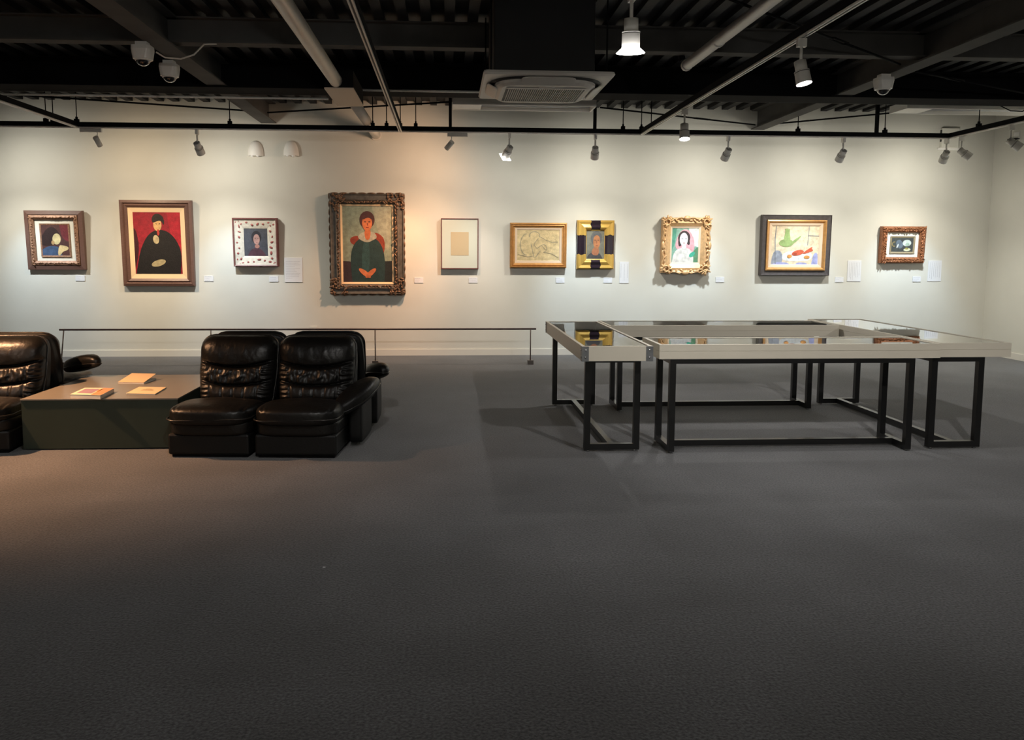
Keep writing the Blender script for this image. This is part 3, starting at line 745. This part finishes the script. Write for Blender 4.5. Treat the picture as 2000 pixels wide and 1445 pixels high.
# 6
o = picture(1051, 479, 'wide gold framed drawing of a reclining figure on beige paper', 2)
W, H = 110*S_, 87*S_
moulding(o, 'frame', W, H, 9.5*S_, [(0, -.045), (.25, -.055), (.35, -.04), (.6, -.05), (.75, -.03), (1, -.028)], M_gold)
moulding(o, 'liner', W-18*S_, H-18*S_, 5*S_, [(0, -.026), (.85, -.022), (1, -.018)], M_pk)
LN = hexc('a3977c')
def arc(cx, cy, rx, ry, a0, a1, n=10): return [(cx+rx*math.cos(math.radians(a0+(a1-a0)*i/n)), cy+ry*math.sin(math.radians(a0+(a1-a0)*i/n))) for i in range(n+1)]
canvas(o, 82*S_, 59*S_, -.016, hexc('cfb98c'), [
    ('s', LN, (.006, arc(-.18, .62, .25, .28, -20, 200))), ('s', LN, (.006, arc(-.55, .05, .3, .7, 90, 270))),
    ('s', LN, (.005, [(.1, .55), (.35, .35), (.65, .2), (.95, .22)])), ('s', LN, (.006, [(-.35, .1), (-.28, -.3), (-.2, -.8), (-.1, -.75), (.1, -.35)])),
    ('s', LN, (.005, [(.0, .45), (-.15, .2), (-.2, 0), (-.05, -.2), (.15, .0), (.35, -.3)])), ('s', LN, (.005, arc(.25, -.2, .15, .25, -90, 120))),
    ('s', LN, (.004, [(-.95, -.6), (-.5, -.75), (-.25, -.7)])), ('s', LN, (.004, [(.3, -.45), (.65, -.55), (.95, -.8)]))])
# 7
o = picture(1162, 478, 'portrait of a dark haired sitter in a glossy black frame with gold corners', .5)
W, H = 72*S_, 94*S_
moulding(o, 'frame', W, H, 18*S_, [(0, -.04), (.15, -.055), (.45, -.045), (.75, -.062), (.9, -.05), (1, -.03)], M_blk)
for sx in (-1, 1):
    for sz in (-1, 1):
        mb = MB(); prof = [(0, .012), (0, -.046), (.15, -.062), (.42, -.052), (.75, -.070), (.9, -.056), (1, -.036), (1, .012)]
        wd = 18.6*S_; lx, lz = 26*S_, 28*S_
        rows = []
        for j, (f, y) in enumerate(prof):
            ins = f*wd-.002
            k = .010*math.sin(f*PI*3)
            rows.append([(sx*(W/2-lx-k), y, sz*(H/2-ins)), (sx*(W/2-ins), y, sz*(H/2-ins)), (sx*(W/2-ins), y, sz*(H/2-lz-k))])
        for A, B in zip(rows, rows[1:]):
            for i in range(2): mb.poly([A[i], A[i+1], B[i+1], B[i]])
        for e in (0, 2): mb.poly([r_[e] for r_ in rows])
        bmesh.ops.remove_doubles(mb.bm, verts=mb.bm.verts, dist=1e-5)
        mb.build('gold_corner', M_goldb, o)
moulding(o, 'inner_slip', 38*S_, 58*S_, 1.6*S_, [(0, -.036), (1, -.030)], M_goldb)
canvas(o, 36*S_, 56*S_, -.022, hexc('6c6858'), [
    ('p', hexc('3b3838'), [(-.9, -1), (-.8, -.7), (-.3, -.5), (.5, -.55), (.85, -1)]), ('e', hexc('55534f'), (.12, .45, .62, .5, 0)),
    ('p', hexc('9a6040'), [(-.5, -.6), (-.1, -.1), (.35, -.1), (.45, -.6), (.1, -.78)]), ('e', hexc('a4683f'), (.15, .22, .38, .5, 0)),
    ('p', hexc('55534f'), [(-.28, .35), (-.2, .7), (.15, .85), (.5, .7), (.58, .35), (.4, .6), (.15, .68), (-.1, .6)]),
    ('s', hexc('33261f'), (.004, [(-.1, .32), (.06, .32)])), ('s', hexc('33261f'), (.004, [(.24, .32), (.4, .32)])), ('s', hexc('7a4a30'), (.004, [(.14, .3), (.16, .08)])), ('s', hexc('7a3028'), (.004, [(.05, -.05), (.26, -.05)]))])
# 8
o = picture(1337, 479, 'portrait of a pale figure with pink scarf in an ornate carved gold frame', 2.5)
W, H = 94*S_, 108*S_
moulding(o, 'frame', W, H, 17*S_, [(0, -.05), (.1, -.085), (.3, -.065), (.6, -.07), (.85, -.05), (1, -.04)], M_pale)
carve(o, W, H, 10*S_, -.078, M_pale, 46, .030, 11, dense=1)
mb = MB(); rnd = random.Random(9)
for sx in (-1, 1):
    for sz in (-1, 1):
        cx, cz = sx*(W/2-.055), sz*(H/2-.055)
        mb.tube([(cx+sx*(.028+.004*a)*math.cos(a), -.095, cz+sz*(.028+.004*a)*math.sin(a)) for a in [i*.5 for i in range(14)]], .010, seg=6)
        for k in range(9):
            a = rnd.uniform(0, 6.28); mb.ell((cx+.058*math.cos(a), -.085, cz+.058*math.sin(a)), .034, .02, .013, Matrix.Rotation(-a, 3, 'Y'), seg=8, rings=5)
for sz in (-1, 1):
    mb.ell((0, -.085, sz*(H/2-.005)), .05, .02, .03, seg=10, rings=6)
    for s2 in (-1, 1):
        mb.tube([(s2*(.05+.03*i), -.08, sz*(H/2-.01+.012*math.sin(i*1.3))) for i in range(8)], .009, seg=6)
for sx in (-1, 1):
    mb.ell((sx*(W/2-.005), -.085, 0), .025, .02, .06, seg=10, rings=6)
    for s2 in (-1, 1):
        mb.tube([(sx*(W/2-.008+.012*math.sin(i*1.3)), -.08, s2*(.06+.03*i)) for i in range(9)], .009, seg=6)
mb.build('scrollwork', M_pale, o)
moulding(o, 'liner', W-33*S_, H-33*S_, 4*S_, [(0, -.04), (1, -.028)], M_pk)
canvas(o, 58*S_, 71*S_, -.022, hexc('7ea391'), [
    ('p', hexc('d3d9cd'), [(.2, 1), (1, 1), (1, -.1), (.5, 0)]), ('p', hexc('55805f'), [(.55, -1), (.6, -.2), (1, -.1), (1, -1)]), ('p', hexc('4f8f78'), [(-1, 1), (-.6, 1), (-.7, 0), (-1, -.4)]),
    ('p', hexc('d79aa0'), [(-.75, -.2), (-.5, .6), (-.15, .9), (.25, .85), (.6, .4), (.7, -.2), (.3, -.6), (0, -.3)]),
    ('p', hexc('cfcbc4'), [(-.9, -1), (-.75, -.35), (-.3, -.12), (.3, -.15), (.6, -.5), (.6, -1)]),
    ('e', hexc('3a2d2c'), (-.08, .42, .42, .38, 0)), ('p', hexc('3a2d2c'), [(-.5, .4), (-.45, -.1), (-.2, 0)]), ('p', hexc('3a2d2c'), [(.2, .5), (.35, .1), (.25, 0), (.1, .1)]),
    ('e', hexc('dcdcd6'), (-.1, .33, .28, .36, 0)), ('p', hexc('dcdcd6'), [(-.2, .05), (.05, .05), (.1, -.2), (-.25, -.2)]), ('e', hexc('3f9a80'), (.5, -.5, .22, .12, 30)),
    ('s', hexc('60686a'), (.004, [(-.25, .36), (-.14, .36)])), ('s', hexc('60686a'), (.004, [(.0, .36), (.1, .36)])), ('s', hexc('b04040'), (.004, [(-.13, .13), (-.04, .13)]))])
# 9
o = picture(1552, 479, 'wide still life of green jug and red shape in black and gold frame', 1.5)
W, H = 140*S_, 119*S_
moulding(o, 'outer_frame', W, H, 11*S_, [(0, -.05), (.08, -.055), (.12, -.045), (.9, -.038), (1, -.035)], M_dk)
moulding(o, 'gold_frame', W-20*S_, H-20*S_, 6*S_, [(0, -.06), (.4, -.065), (1, -.035)], M_gold)
moulding(o, 'liner', W-31*S_, H-31*S_, 6.5*S_, [(0, -.035), (.7, -.03), (1, -.02)], M_pk)
LL = hexc('7c7f86')
canvas(o, 97*S_, 77*S_, -.018, hexc('d6c3a4'), [
    ('p', hexc('8f929c'), [(-1, -1), (-.9, -.25), (-.55, -.28), (-.5, -.8), (-.6, -1)]), ('p', hexc('d8d6d2'), [(-.5, -.35), (.1, -.25), (.7, -.3), (.75, -.75), (.2, -.82), (-.55, -.8)]),
    ('p', hexc('9a9cc4'), [(-.95, -1), (-.8, -.85), (-.3, -.88), (-.2, -1)]), ('p', hexc('9a9cc4'), [(.0, -1), (.15, -.86), (.5, -.9), (.55, -1)]), ('p', hexc('9a9cc4'), [(.7, -1), (.78, -.4), (.96, -.35), (.97, -1)]),
    ('s', LL, (.005, [(-.82, .98), (-.85, .3), (-.8, -.95)])), ('s', LL, (.004, [(.55, .98), (.52, 0)])), ('s', LL, (.004, [(.53, .5), (.98, .48)])),
    ('e', hexc('8fa365'), (-.38, .12, .30, .2, 0)), ('p', hexc('8fa365'), [(-.52, .2), (-.42, .75), (-.5, .85), (-.22, .85), (-.28, .7), (-.18, .2)]), ('p', hexc('8fa365'), [(-.2, .15), (.2, .5), (.24, .45), (-.12, .02)]),
    ('e', hexc('c2573a'), (.12, -.38, .26, .13, 18)), ('p', hexc('c2573a'), [(.3, -.4), (.75, -.02), (.68, -.2), (.8, -.25), (.4, -.45)]), ('e', hexc('a8442c'), (.0, -.44, .08, .07, 18)),
    ('e', hexc('c98a48'), (-.22, -.56, .1, .09, 0)), ('e', hexc('c98a48'), (.5, -.6, .12, .08, 0))])
# 10
o = picture(1761, 478, 'small dark still life with white blossom in a coppery carved frame, rightmost picture', 3.5)
W, H = 90*S_, 73*S_
moulding(o, 'frame', W, H, 12*S_, [(0, -.045), (.3, -.062), (.7, -.055), (1, -.03)], M_copper)
carve(o, W, H, 12*S_, -.06, M_copper, 58, .020, 21, dense=2, inset=.012)
MB().box(-W/2+11*S_, W/2-11*S_, -.014, .0, -H/2+11*S_, H/2-11*S_).build('mat', M_wm, o)
moulding(o, 'inner_slip', 51*S_, 34*S_, 3.2*S_, [(0, -.026), (1, -.018)], mat('frame_olive', hexc('8a7c60'), .5))
canvas(o, 46*S_, 29*S_, -.017, hexc('3b3f3d'), [
    ('e', hexc('5b6670'), (-.25, .1, .3, .6, 10)), ('e', hexc('b9c2b8'), (.4, .25, .38, .45, 0)), ('e', hexc('8fa090'), (.45, .05, .18, .25, 0)), ('e', hexc('c9c9a8'), (.45, -.65, .32, .2, 10)),
    ('e', hexc('c8ccc8'), (-.42, -.15, .07, .3, -12)), ('e', hexc('8f8a45'), (.4, -.5, .14, .14, 0)), ('s', hexc('8a7a50'), (.006, arc(-.75, .1, .16, .3, 60, 300)))])

# ------------------------------------------------------------------ barrier rail
YR = 9.98
ba = thing('barrier_rail', 'low thin dark rail on slim posts in front of the pictures', 'barrier', (0, YR, 0))
px0, px1 = at(1, YR, 116, 644), at(1, YR, 1047, 645)
rz = px0.z
MB().tube([(px0.x, 0, rz), (px1.x, 0, rz)], .011, seg=10).build('handrail', M_rail, ba)
for px in (127, 413, 733, 1036):
    q = at(1, YR, px, 690)
    dx = -.05 if px == 127 else 0
    pp = MB().cyl((q.x+dx, 0, .045), (q.x, 0, rz+.012), .0075, seg=10).build('post', M_post, ba)
    MB().box(q.x-.035+dx, q.x+.035-dx*.6, -.045, .045, 0, .055).build('foot_block', mat('foot_block_steel', (.14, .12, .11), .35, metal=.6), pp, bevel=.003)

# ------------------------------------------------------------------ display cases
ZTOP, ZBOT = .76, .66
def case(label, x0, x1, y0, y1, lx0, lx1, ly0, ly1, brackets=False, along='y'):
    cx, cy = (x0+x1)/2, (y0+y1)/2
    o = thing('display_case', label, 'display case', (cx, cy, 0), 0, 'display cases set in a square')
    X0, X1_, Y0, Y1 = x0-cx, x1-cx, y0-cy, y1-cy; t = .022
    m = MB()
    for a, b, c_, d in ((X0, X1_, Y0, Y0+t), (X0, X1_, Y1-t, Y1), (X0, X0+t, Y0+t, Y1-t), (X1_-t, X1_, Y0+t, Y1-t)):
        if brackets: m.box(a, b, c_, d, ZBOT, ZTOP)
        else: m.box(a, b, c_, d, ZBOT, .7135); m.box(a, b, c_, d, .7155, ZTOP)
    if not brackets: m.box(X0+.003, X1_-.003, Y0+.003, Y0+.006, .7135, .7155); m.box(X0+.003, X1_-.003, Y1-.006, Y1-.003, .7135, .7155); m.box(X0+.003, X0+.006, Y0+.003, Y1-.003, .7135, .7155); m.box(X1_-.006, X1_-.003, Y0+.003, Y1-.003, .7135, .7155)
    m.build('case_frame', M_cream, o)
    MB().box(X0+t, X1_-t, Y0+t, Y1-t, ZBOT, ZBOT+.012).build('case_floor', M_caseint, o)
    MB().poly([(X0+t, Y0+t, ZTOP-.004), (X1_-t, Y0+t, ZTOP-.004), (X1_-t, Y1-t, ZTOP-.004), (X0+t, Y1-t, ZTOP-.004)]).build('glass_top', M_glass, o)
    A, B, C_, D = lx0-cx, lx1-cx, ly0-cy, ly1-cy; s = .042; zb = .012
    def loop(m, fixed, u0, u1, ax):
        def bb(u_0, u_1, z0, z1):
            if ax == 'x': m.box(u_0, u_1, fixed-s/2, fixed+s/2, z0, z1)
            else: m.box(fixed-s/2, fixed+s/2, u_0, u_1, z0, z1)
        bb(u0, u0+s, zb, ZBOT-.0005); bb(u1-s, u1, zb, ZBOT-.0005); bb(u0+s, u1-s, zb, zb+s); bb(u0+s, u1-s, ZBOT-.032, ZBOT-.0005)
    if along == 'y':
        for f in (C_+s/2, D-s/2): m = MB(); loop(m, f, A, B, 'x'); m.build('leg_frame', M_leg, o)
        c0 = (A+B)/2
        MB().box(c0-s/2, c0+s/2, C_+s, D-s, zb, zb+s).build('stretcher', M_leg, o)
        for q in (A, B-s): MB().box(q, q+s, C_+s, D-s, ZBOT-.032, ZBOT-.0005).build('top_rail', M_leg, o)
        feet = [(A+.03, C_+s/2), (B-.03, C_+s/2), (A+.03, D-s/2), (B-.03, D-s/2)]
    else:
        for f in (A+s/2, B-s/2): m = MB(); loop(m, f, C_, D, 'y'); m.build('leg_frame', M_leg, o)
        c0 = (C_+D)/2
        MB().box(A+s, B-s, c0-s/2, c0+s/2, zb, zb+s).build('stretcher', M_leg, o)
        for q in (C_, D-s): MB().box(A+s, B-s, q, q+s, ZBOT-.032, ZBOT-.0005).build('top_rail', M_leg, o)
        feet = [(A+s/2, C_+.03), (A+s/2, D-.03), (B-s/2, C_+.03), (B-s/2, D-.03)]
    for fx, fy in feet: MB().cyl((fx, fy, 0), (fx, fy, zb), .014, seg=14).build('levelling_foot', M_screw, o)
    if brackets:
        for sx in (0, 1):
            for sy in (0, 1):
                ex = X1_ if sx else X0; ey = Y1 if sy else Y0; dx = 1 if sx else -1; dy = 1 if sy else -1
                m = MB()
                m.box(min(ex-dx*.045, ex+dx*.003), max(ex-dx*.045, ex+dx*.003), min(ey, ey+dy*.003), max(ey, ey+dy*.003), ZBOT-.002, ZTOP)
                m.box(min(ex, ex+dx*.003), max(ex, ex+dx*.003), min(ey-dy*.045, ey), max(ey-dy*.045, ey), ZBOT-.002, ZTOP)
                b_ = m.build('corner_bracket', M_metal, o)
                m = MB()
                for zz in (.685, .735):
                    m.ell((ex-dx*.022, ey+dy*.004, zz), .007, .004, .007, seg=10, rings=6); m.ell((ex+dx*.004, ey-dy*.022, zz), .004, .007, .007, seg=10, rings=6)
                m.build('screws', M_screw, b_)
case('cream glass topped display case with metal corner brackets, left side of the square', .905, 1.385, 5.34, 7.34, .955, 1.345, 5.50, 7.25, True)
case('cream glass topped display case at the front of the square, nearest the viewer', 1.455, 3.455, 5.43, 5.92, 1.53, 3.27, 5.42, 5.80, along='x')
case('cream glass topped display case at the right side of the square', 3.475, 4.0, 5.47, 7.58, 3.425, 3.81, 5.47, 7.22)
case('cream glass topped display case at the back of the square, nearest the pictures', 1.40, 3.45, 6.90, 7.42, 1.49, 3.24, 6.93, 7.28, along='x')

# ------------------------------------------------------------------ leather chairs
def sstep(a, b, x):
    t = max(0, min(1, (x-a)/(b-a))); return t*t*(3-2*t)
CH = {}
def chair_meshes():
    # seat: puffed cushion on a lower band
    m = MB()
    def seat(q):
        w_ = noise.noise(Vector((q.x*9, q.y*7, 3)))*.006
        z = q.z+w_*(1 if q.z > 0 else .3)
        if q.z > 0: z += .022*(1-(q.x/.3)**2)*(1-((q.y+.02)/.32)**2)-.05*sstep(-.05, .30, q.y)
        # radiating folds at the front corners
        f = sstep(-.1, -.30, q.y)*sstep(.08, .26, abs(q.x)); z += f*.006*math.sin(q.x*150)*(1 if q.z > 0 else 0)
        return Vector((q.x, q.y-.018*math.cos(q.x*4.5)*sstep(0, -.3, q.y), z))
    m.sbox((0, .27, .285), .292, .31, .068, e=4.5, n=26, fn=seat); CH['seat'] = m.mesh('seat_cushion', M_leather)
    m = MB()
    m.sbox((0, .30, .205), .288, .315, .062, e=6, n=16, fn=lambda q: Vector((q.x*(1+.012*math.sin(q.z*30)), q.y, q.z))); CH['band'] = m.mesh('seat_band', M_leather)
    m = MB(); pts = []
    for x, y in rrect(.576, .62, .09, 8): pts.append((x, y+.27-.018*math.cos(x*4.5)*sstep(0, -.3, y), .273+.006*math.sin(x*9)))
    m.tube(pts, .006, closed=True); CH['seat_pipe'] = m.mesh('seat_piping', M_pipg)
    m = MB(); m.box(-.279, .279, .006, .76, .02, .165); CH['base'] = m.mesh('base', M_shell)
    m = MB(); m.box(-.26, .26, .03, .72, 0, .02); CH['plinth'] = m.mesh('plinth', M_black)
    # backrest: heightfield in (u, v)
    NU, NV = 72, 90; HB = .50; HW = .290
    def outline(v):
        r = .10; z = v*HB; top = HB-z
        if top < r: return HW-r+math.sqrt(max(0, r*r-(r-top)**2))
        rb = .035
        if z < rb: return HW-.02-rb+math.sqrt(max(0, rb*rb-(rb-z)**2))
        return HW-.02*(1-sstep(0, .5, v))
    def thick(u, v):
        e = (1-abs(u)**5)**.5 if abs(u) < 1 else 0
        ev = math.sqrt(max(0, 1-abs(2*v-1)**9))
        c1 = .645-.10*(1-u*u); c2 = .36-.08*(1-u*u)
        h = .075
        if v > c1: s = (v-c1)/(1-c1); h += .055*math.sin(PI*min(1, s*.85+.10))**.6
        else: h += .034
        g = lambda c, wd: math.exp(-((v-c)/wd)**2)
        inner = 1-sstep(.62, .98, abs(u))
        h -= .050*g(c1, .020)*(.35+.65*inner); h -= .036*g(c2, .016)*(.4+.6*inner)
        mid = sstep(c1, c1-.05, v)*sstep(c2-.01, c2+.04, v); low = sstep(c2, c2-.05, v)
        h += .014*math.sin(PI*max(0, min(1, (v-c2)/(c1-c2))))*mid + .016*low*math.sin(PI*max(0, min(1, v/c2)))
        fold = math.sin(u*19+2.0*math.sin(v*23+u*3)+2*noise.noise(Vector((u*4, v*9, 1))))
        h += .0042*fold*mid*inner*(1.0-.6*abs((v-(c1+c2)/2)/((c1-c2)/2)))*1.3 + .003*mid*inner*math.sin(u*47+3*noise.noise(Vector((u*6, v*12, 5))))
        h -= .010*low*inner*max(math.exp(-((abs(u)-.30)/.02)**2), math.exp(-((abs(u)-.62)/.02)**2), math.exp(-(u/.02)**2)*.7)
        h -= .012*math.exp(-((abs(u)-.64)/.022)**2)*mid
        wing = sstep(.6, .8, abs(u))*(1-sstep(.94, 1, abs(u)))
        h += .0065*wing*math.sin(v*95+4*abs(u)+2*noise.noise(Vector((u*3, v*6, 8))))*sstep(c1+.08, c1-.05, v)
        h += .004*noise.noise(Vector((u*5, v*6, 2)))+.002*noise.noise(Vector((u*14, v*14, 4)))
        return h*e*ev*.98+.012*e
    def P(u, v, front):
        z = v*HB; x = u*outline(v)
        lean = .13*v
        y = (-thick(u, v) if front else .045*math.sqrt(max(0, 1-abs(u)**6))*math.sqrt(max(0, 1-abs(2*v-1)**10)))+lean
        return Vector((x, .61+y, .275+z))
    m = MB(); us = [math.sin(PI/2*(-1+2*i/NU)) * .35 + (-1+2*i/NU)*.65 for i in range(NU+1)]; vs = [j/NV for j in range(NV+1)]
    Fv = [[m.bm.verts.new(P(u, v, True)) for u in us] for v in vs]
    fs = [m.bm.faces.new([Fv[j][i], Fv[j][i+1], Fv[j+1][i+1], Fv[j+1][i]]) for j in range(NV) for i in range(NU)]
    m._faces(fs, True); CH['back'] = m.mesh('backrest', M_leather)
    m = MB(); Bv = [[m.bm.verts.new(P(u, v, False)) for u in us[::3]] for v in vs[::3]]
    fs = [m.bm.faces.new([Bv[j][i], Bv[j+1][i], Bv[j+1][i+1], Bv[j][i+1]]) for j in range(len(Bv)-1) for i in range(len(Bv[0])-1)]
    m._faces(fs, True)
    # rear shell standing behind, leather wrapped
    def shell(q): return Vector((q.x*(1-.03*sstep(0, .25, q.z)), q.y+.10*(q.z+.25)/.5, q.z))
    m.sbox((0, .675, .515), .290, .055, .247, e=7, n=16, fn=shell)
    CH['shell'] = m.mesh('back_shell', M_shell)
    m = MB(); pts = []
    for i in range(60):
        v = 1-i/59*.98; u = 1; pts.append(P(1, v, False)+Vector((.002, -.004, 0)))
    left = [Vector((-p.x, p.y, p.z)) for p in pts]
    top = [P(u, 1.0, False)+Vector((0, -.004, .001)) for u in (-.8, -.4, 0, .4, .8)]
    m.tube(left[::-1]+top+pts, .0055, seg=6); CH['back_pipe'] = m.mesh('back_piping', M_pipg)
    # armrest pad (length along y) and panel
    m = MB()
    def pad(q):
        t = (q.y+.26)/.52
        w_ = .80+.35*math.sin(PI*min(1, t*1.1)); z = q.z*(1.0 if q.z > 0 else .8)+.055*sstep(0, 1, t)-.03*(1-t)**2
        return Vector((q.x*w_, q.y, z+.004*noise.noise(Vector((q.x*12, q.y*10, 0)))))
    m.sbox((0, 0, 0), .087, .27, .074, e=2.6, n=18, fn=pad); CH['pad'] = m.mesh('arm_pad', M_leather)
    m = MB(); pts = []
    for k in range(40):
        a = 2*PI*k/40; ex = 2/2.6
        q = Vector((.086*math.copysign(abs(math.cos(a))**ex, math.cos(a)), .272*math.copysign(abs(math.sin(a))**ex, math.sin(a)), -.012)); pts.append(pad(q))
    m.tube(pts, .005, closed=True, seg=6); CH['pad_pipe'] = m.mesh('pad_piping', M_pipg)
    m = MB(); m.sbox((0, 0, 0), .05, .22, .165, e=9, n=12); CH['panel'] = m.mesh('arm_panel', M_shell)
chair_meshes()
def chair(label, x, y, rz, arm=0, padrot=0, padz=.385):
    o = thing('armchair', label, 'armchair', (x, y, 0), rz, 'black leather armchairs'); o.scale = (.985, .985, .958 if x < -3 else .985)
    obj('plinth', CH['plinth'], o); obj('base', CH['base'], o, bevel=.015)
    s = obj('seat_cushion', CH['seat'], o); obj('seat_piping', CH['seat_pipe'], s); obj('seat_band', CH['band'], o)
    b = obj('backrest', CH['back'], o); obj('back_piping', CH['back_pipe'], b); obj('back_shell', CH['shell'], o)
    if arm:
        a = obj('armrest', CH['pad'], o, (arm*(.355 if padz > .37 else .345), .44, padz), (.10 if padz < .37 else 0, 0, padrot*arm)); obj('arm_piping', CH['pad_pipe'], a)
        obj('arm_panel', CH['panel'], o, (arm*.345, .56, .19))
    return o
YM = 6.235
chair('black leather armchair without arms, left one facing the viewer beside the low table', -1.605, 5.44, math.radians(-4.5))
chair('black leather armchair with one arm, right one facing the viewer', -1.018, 5.394, math.radians(-4.5), 1, math.radians(-24), .345)
chair('black leather armchair seen from behind above the left front chair', -1.53, 7.12, PI)
chair('black leather armchair facing the pictures, its arm showing right of the group', -.938, 7.12, PI, -1, math.radians(-20))
chair('warmly lit black leather armchair facing the viewer, cut by the left edge', -3.265, 5.60, math.radians(5))
chair('black leather armchair facing the pictures, its arm over the low table at left', -3.38, 7.30, PI, -1, math.radians(-50), .45)

# ------------------------------------------------------------------ coffee table and magazines
ct = thing('coffee_table', 'low dark green box table with a grey top between the leather chairs', 'table', (-2.42, 6.27, 0))
MB().box(-.525, .535, -.555, .55, .01, .352).build('body', M_tgreen, ct)
MB().box(-.53, .54, -.56, .555, .352, .362).build('table_top', M_ttop, ct, bevel=.001)
MB().box(-.50, .51, -.53, .53, 0, .01).build('plinth', M_black, ct)
ZM = .3625
M_pages = mat('paper_pages', (.62, .60, .55), .6)
def magazine(label, pts, th, cover, art, open_=False):
    """pts: four pixel corners of its outline on the table top"""
    P = [at(2, ZM+th, *p) for p in pts]; c_ = sum(P, Vector())/4; c_.z = ZM
    o = thing('magazine', label, 'magazine', c_, 0, 'magazines on the low table')
    L = [q-c_ for q in P]
    def slab(m, inset, z0, z1):
        ctr = sum((Vector((q.x, q.y, 0)) for q in L), Vector())/4
        a = [Vector((q.x, q.y, 0)).lerp(ctr, inset) for q in L]
        lo = [m.bm.verts.new(Vector((q.x, q.y, z0))) for q in a]; hi = [m.bm.verts.new(Vector((q.x, q.y, z1))) for q in a]
        m._faces([m.bm.faces.new(lo[::-1]), m.bm.faces.new(hi)]+[m.bm.faces.new([lo[i], lo[(i+1)%4], hi[(i+1)%4], hi[i]]) for i in range(4)])
    m = MB(); slab(m, .01, 0, th-.001); m.build('pages', M_pages, o)
    m = MB()
    if open_:
        a, b, c2, d = [Vector((q.x, q.y, th)) for q in L]
        lift = Vector((0, 0, .035)); m.poly([a, b+(c2-b)*0, c2+lift, d+lift]); m.poly([a-Vector((0, 0, .001)), b-Vector((0, 0, .001)), c2+lift-Vector((0, 0, .001)), d+lift-Vector((0, 0, .001))])
    else: slab(m, 0, th-.001, th)
    cv = m.build('cover', cover, o)
    if art:
        m = MB()
        def q(u, v): return (L[0]*(1-u)+L[1]*u)*(1-v)+(L[3]*(1-u)+L[2]*u)*v
        for k, (u0, v0, u1, v1) in enumerate(art[1]):
            m.mi = k % len(art[0]); m.poly([Vector((*q(a_, b_).xy, th+.0006)) for a_, b_ in ((u0, v0), (u1, v0), (u1, v1), (u0, v1))])
        m.build('cover_print', art[0], cv)
PA = lambda h: mat('print_'+h, hexc(h), .45)
magazine('thick magazine with an orange and pink cover at the front left of the low table', [(137, 770), (196, 772), (223, 758), (166, 757)], .028, PA('e8d8b8'), ([PA('d8895a'), PA('9a7a8a'), PA('e09a50')], [(.66, .02, .99, .98), (.1, .2, .6, .85), (.62, .5, .7, .9)]))
magazine('thin cream booklet lying flat at the front right of the low table', [(246, 768), (303, 769), (325, 756), (272, 755)], .008, PA('e2cba0'), ([PA('a08a62')], [(.3, .45, .75, .5), (.32, .56, .7, .6), (.4, .66, .6, .7)]))
magazine('half open cream booklet at the back of the low table', [(230, 746), (281, 747), (305, 738), (258, 737)], .012, PA('dcc096'), None, True)
tag(MB().box(-.006, .006, -.003, .003, 0, .002).build('paper_scrap', M_card, loc=at(2, 0.0005, 633, 1108)), 'tiny white scrap lying on the carpet in the foreground', 'scrap')
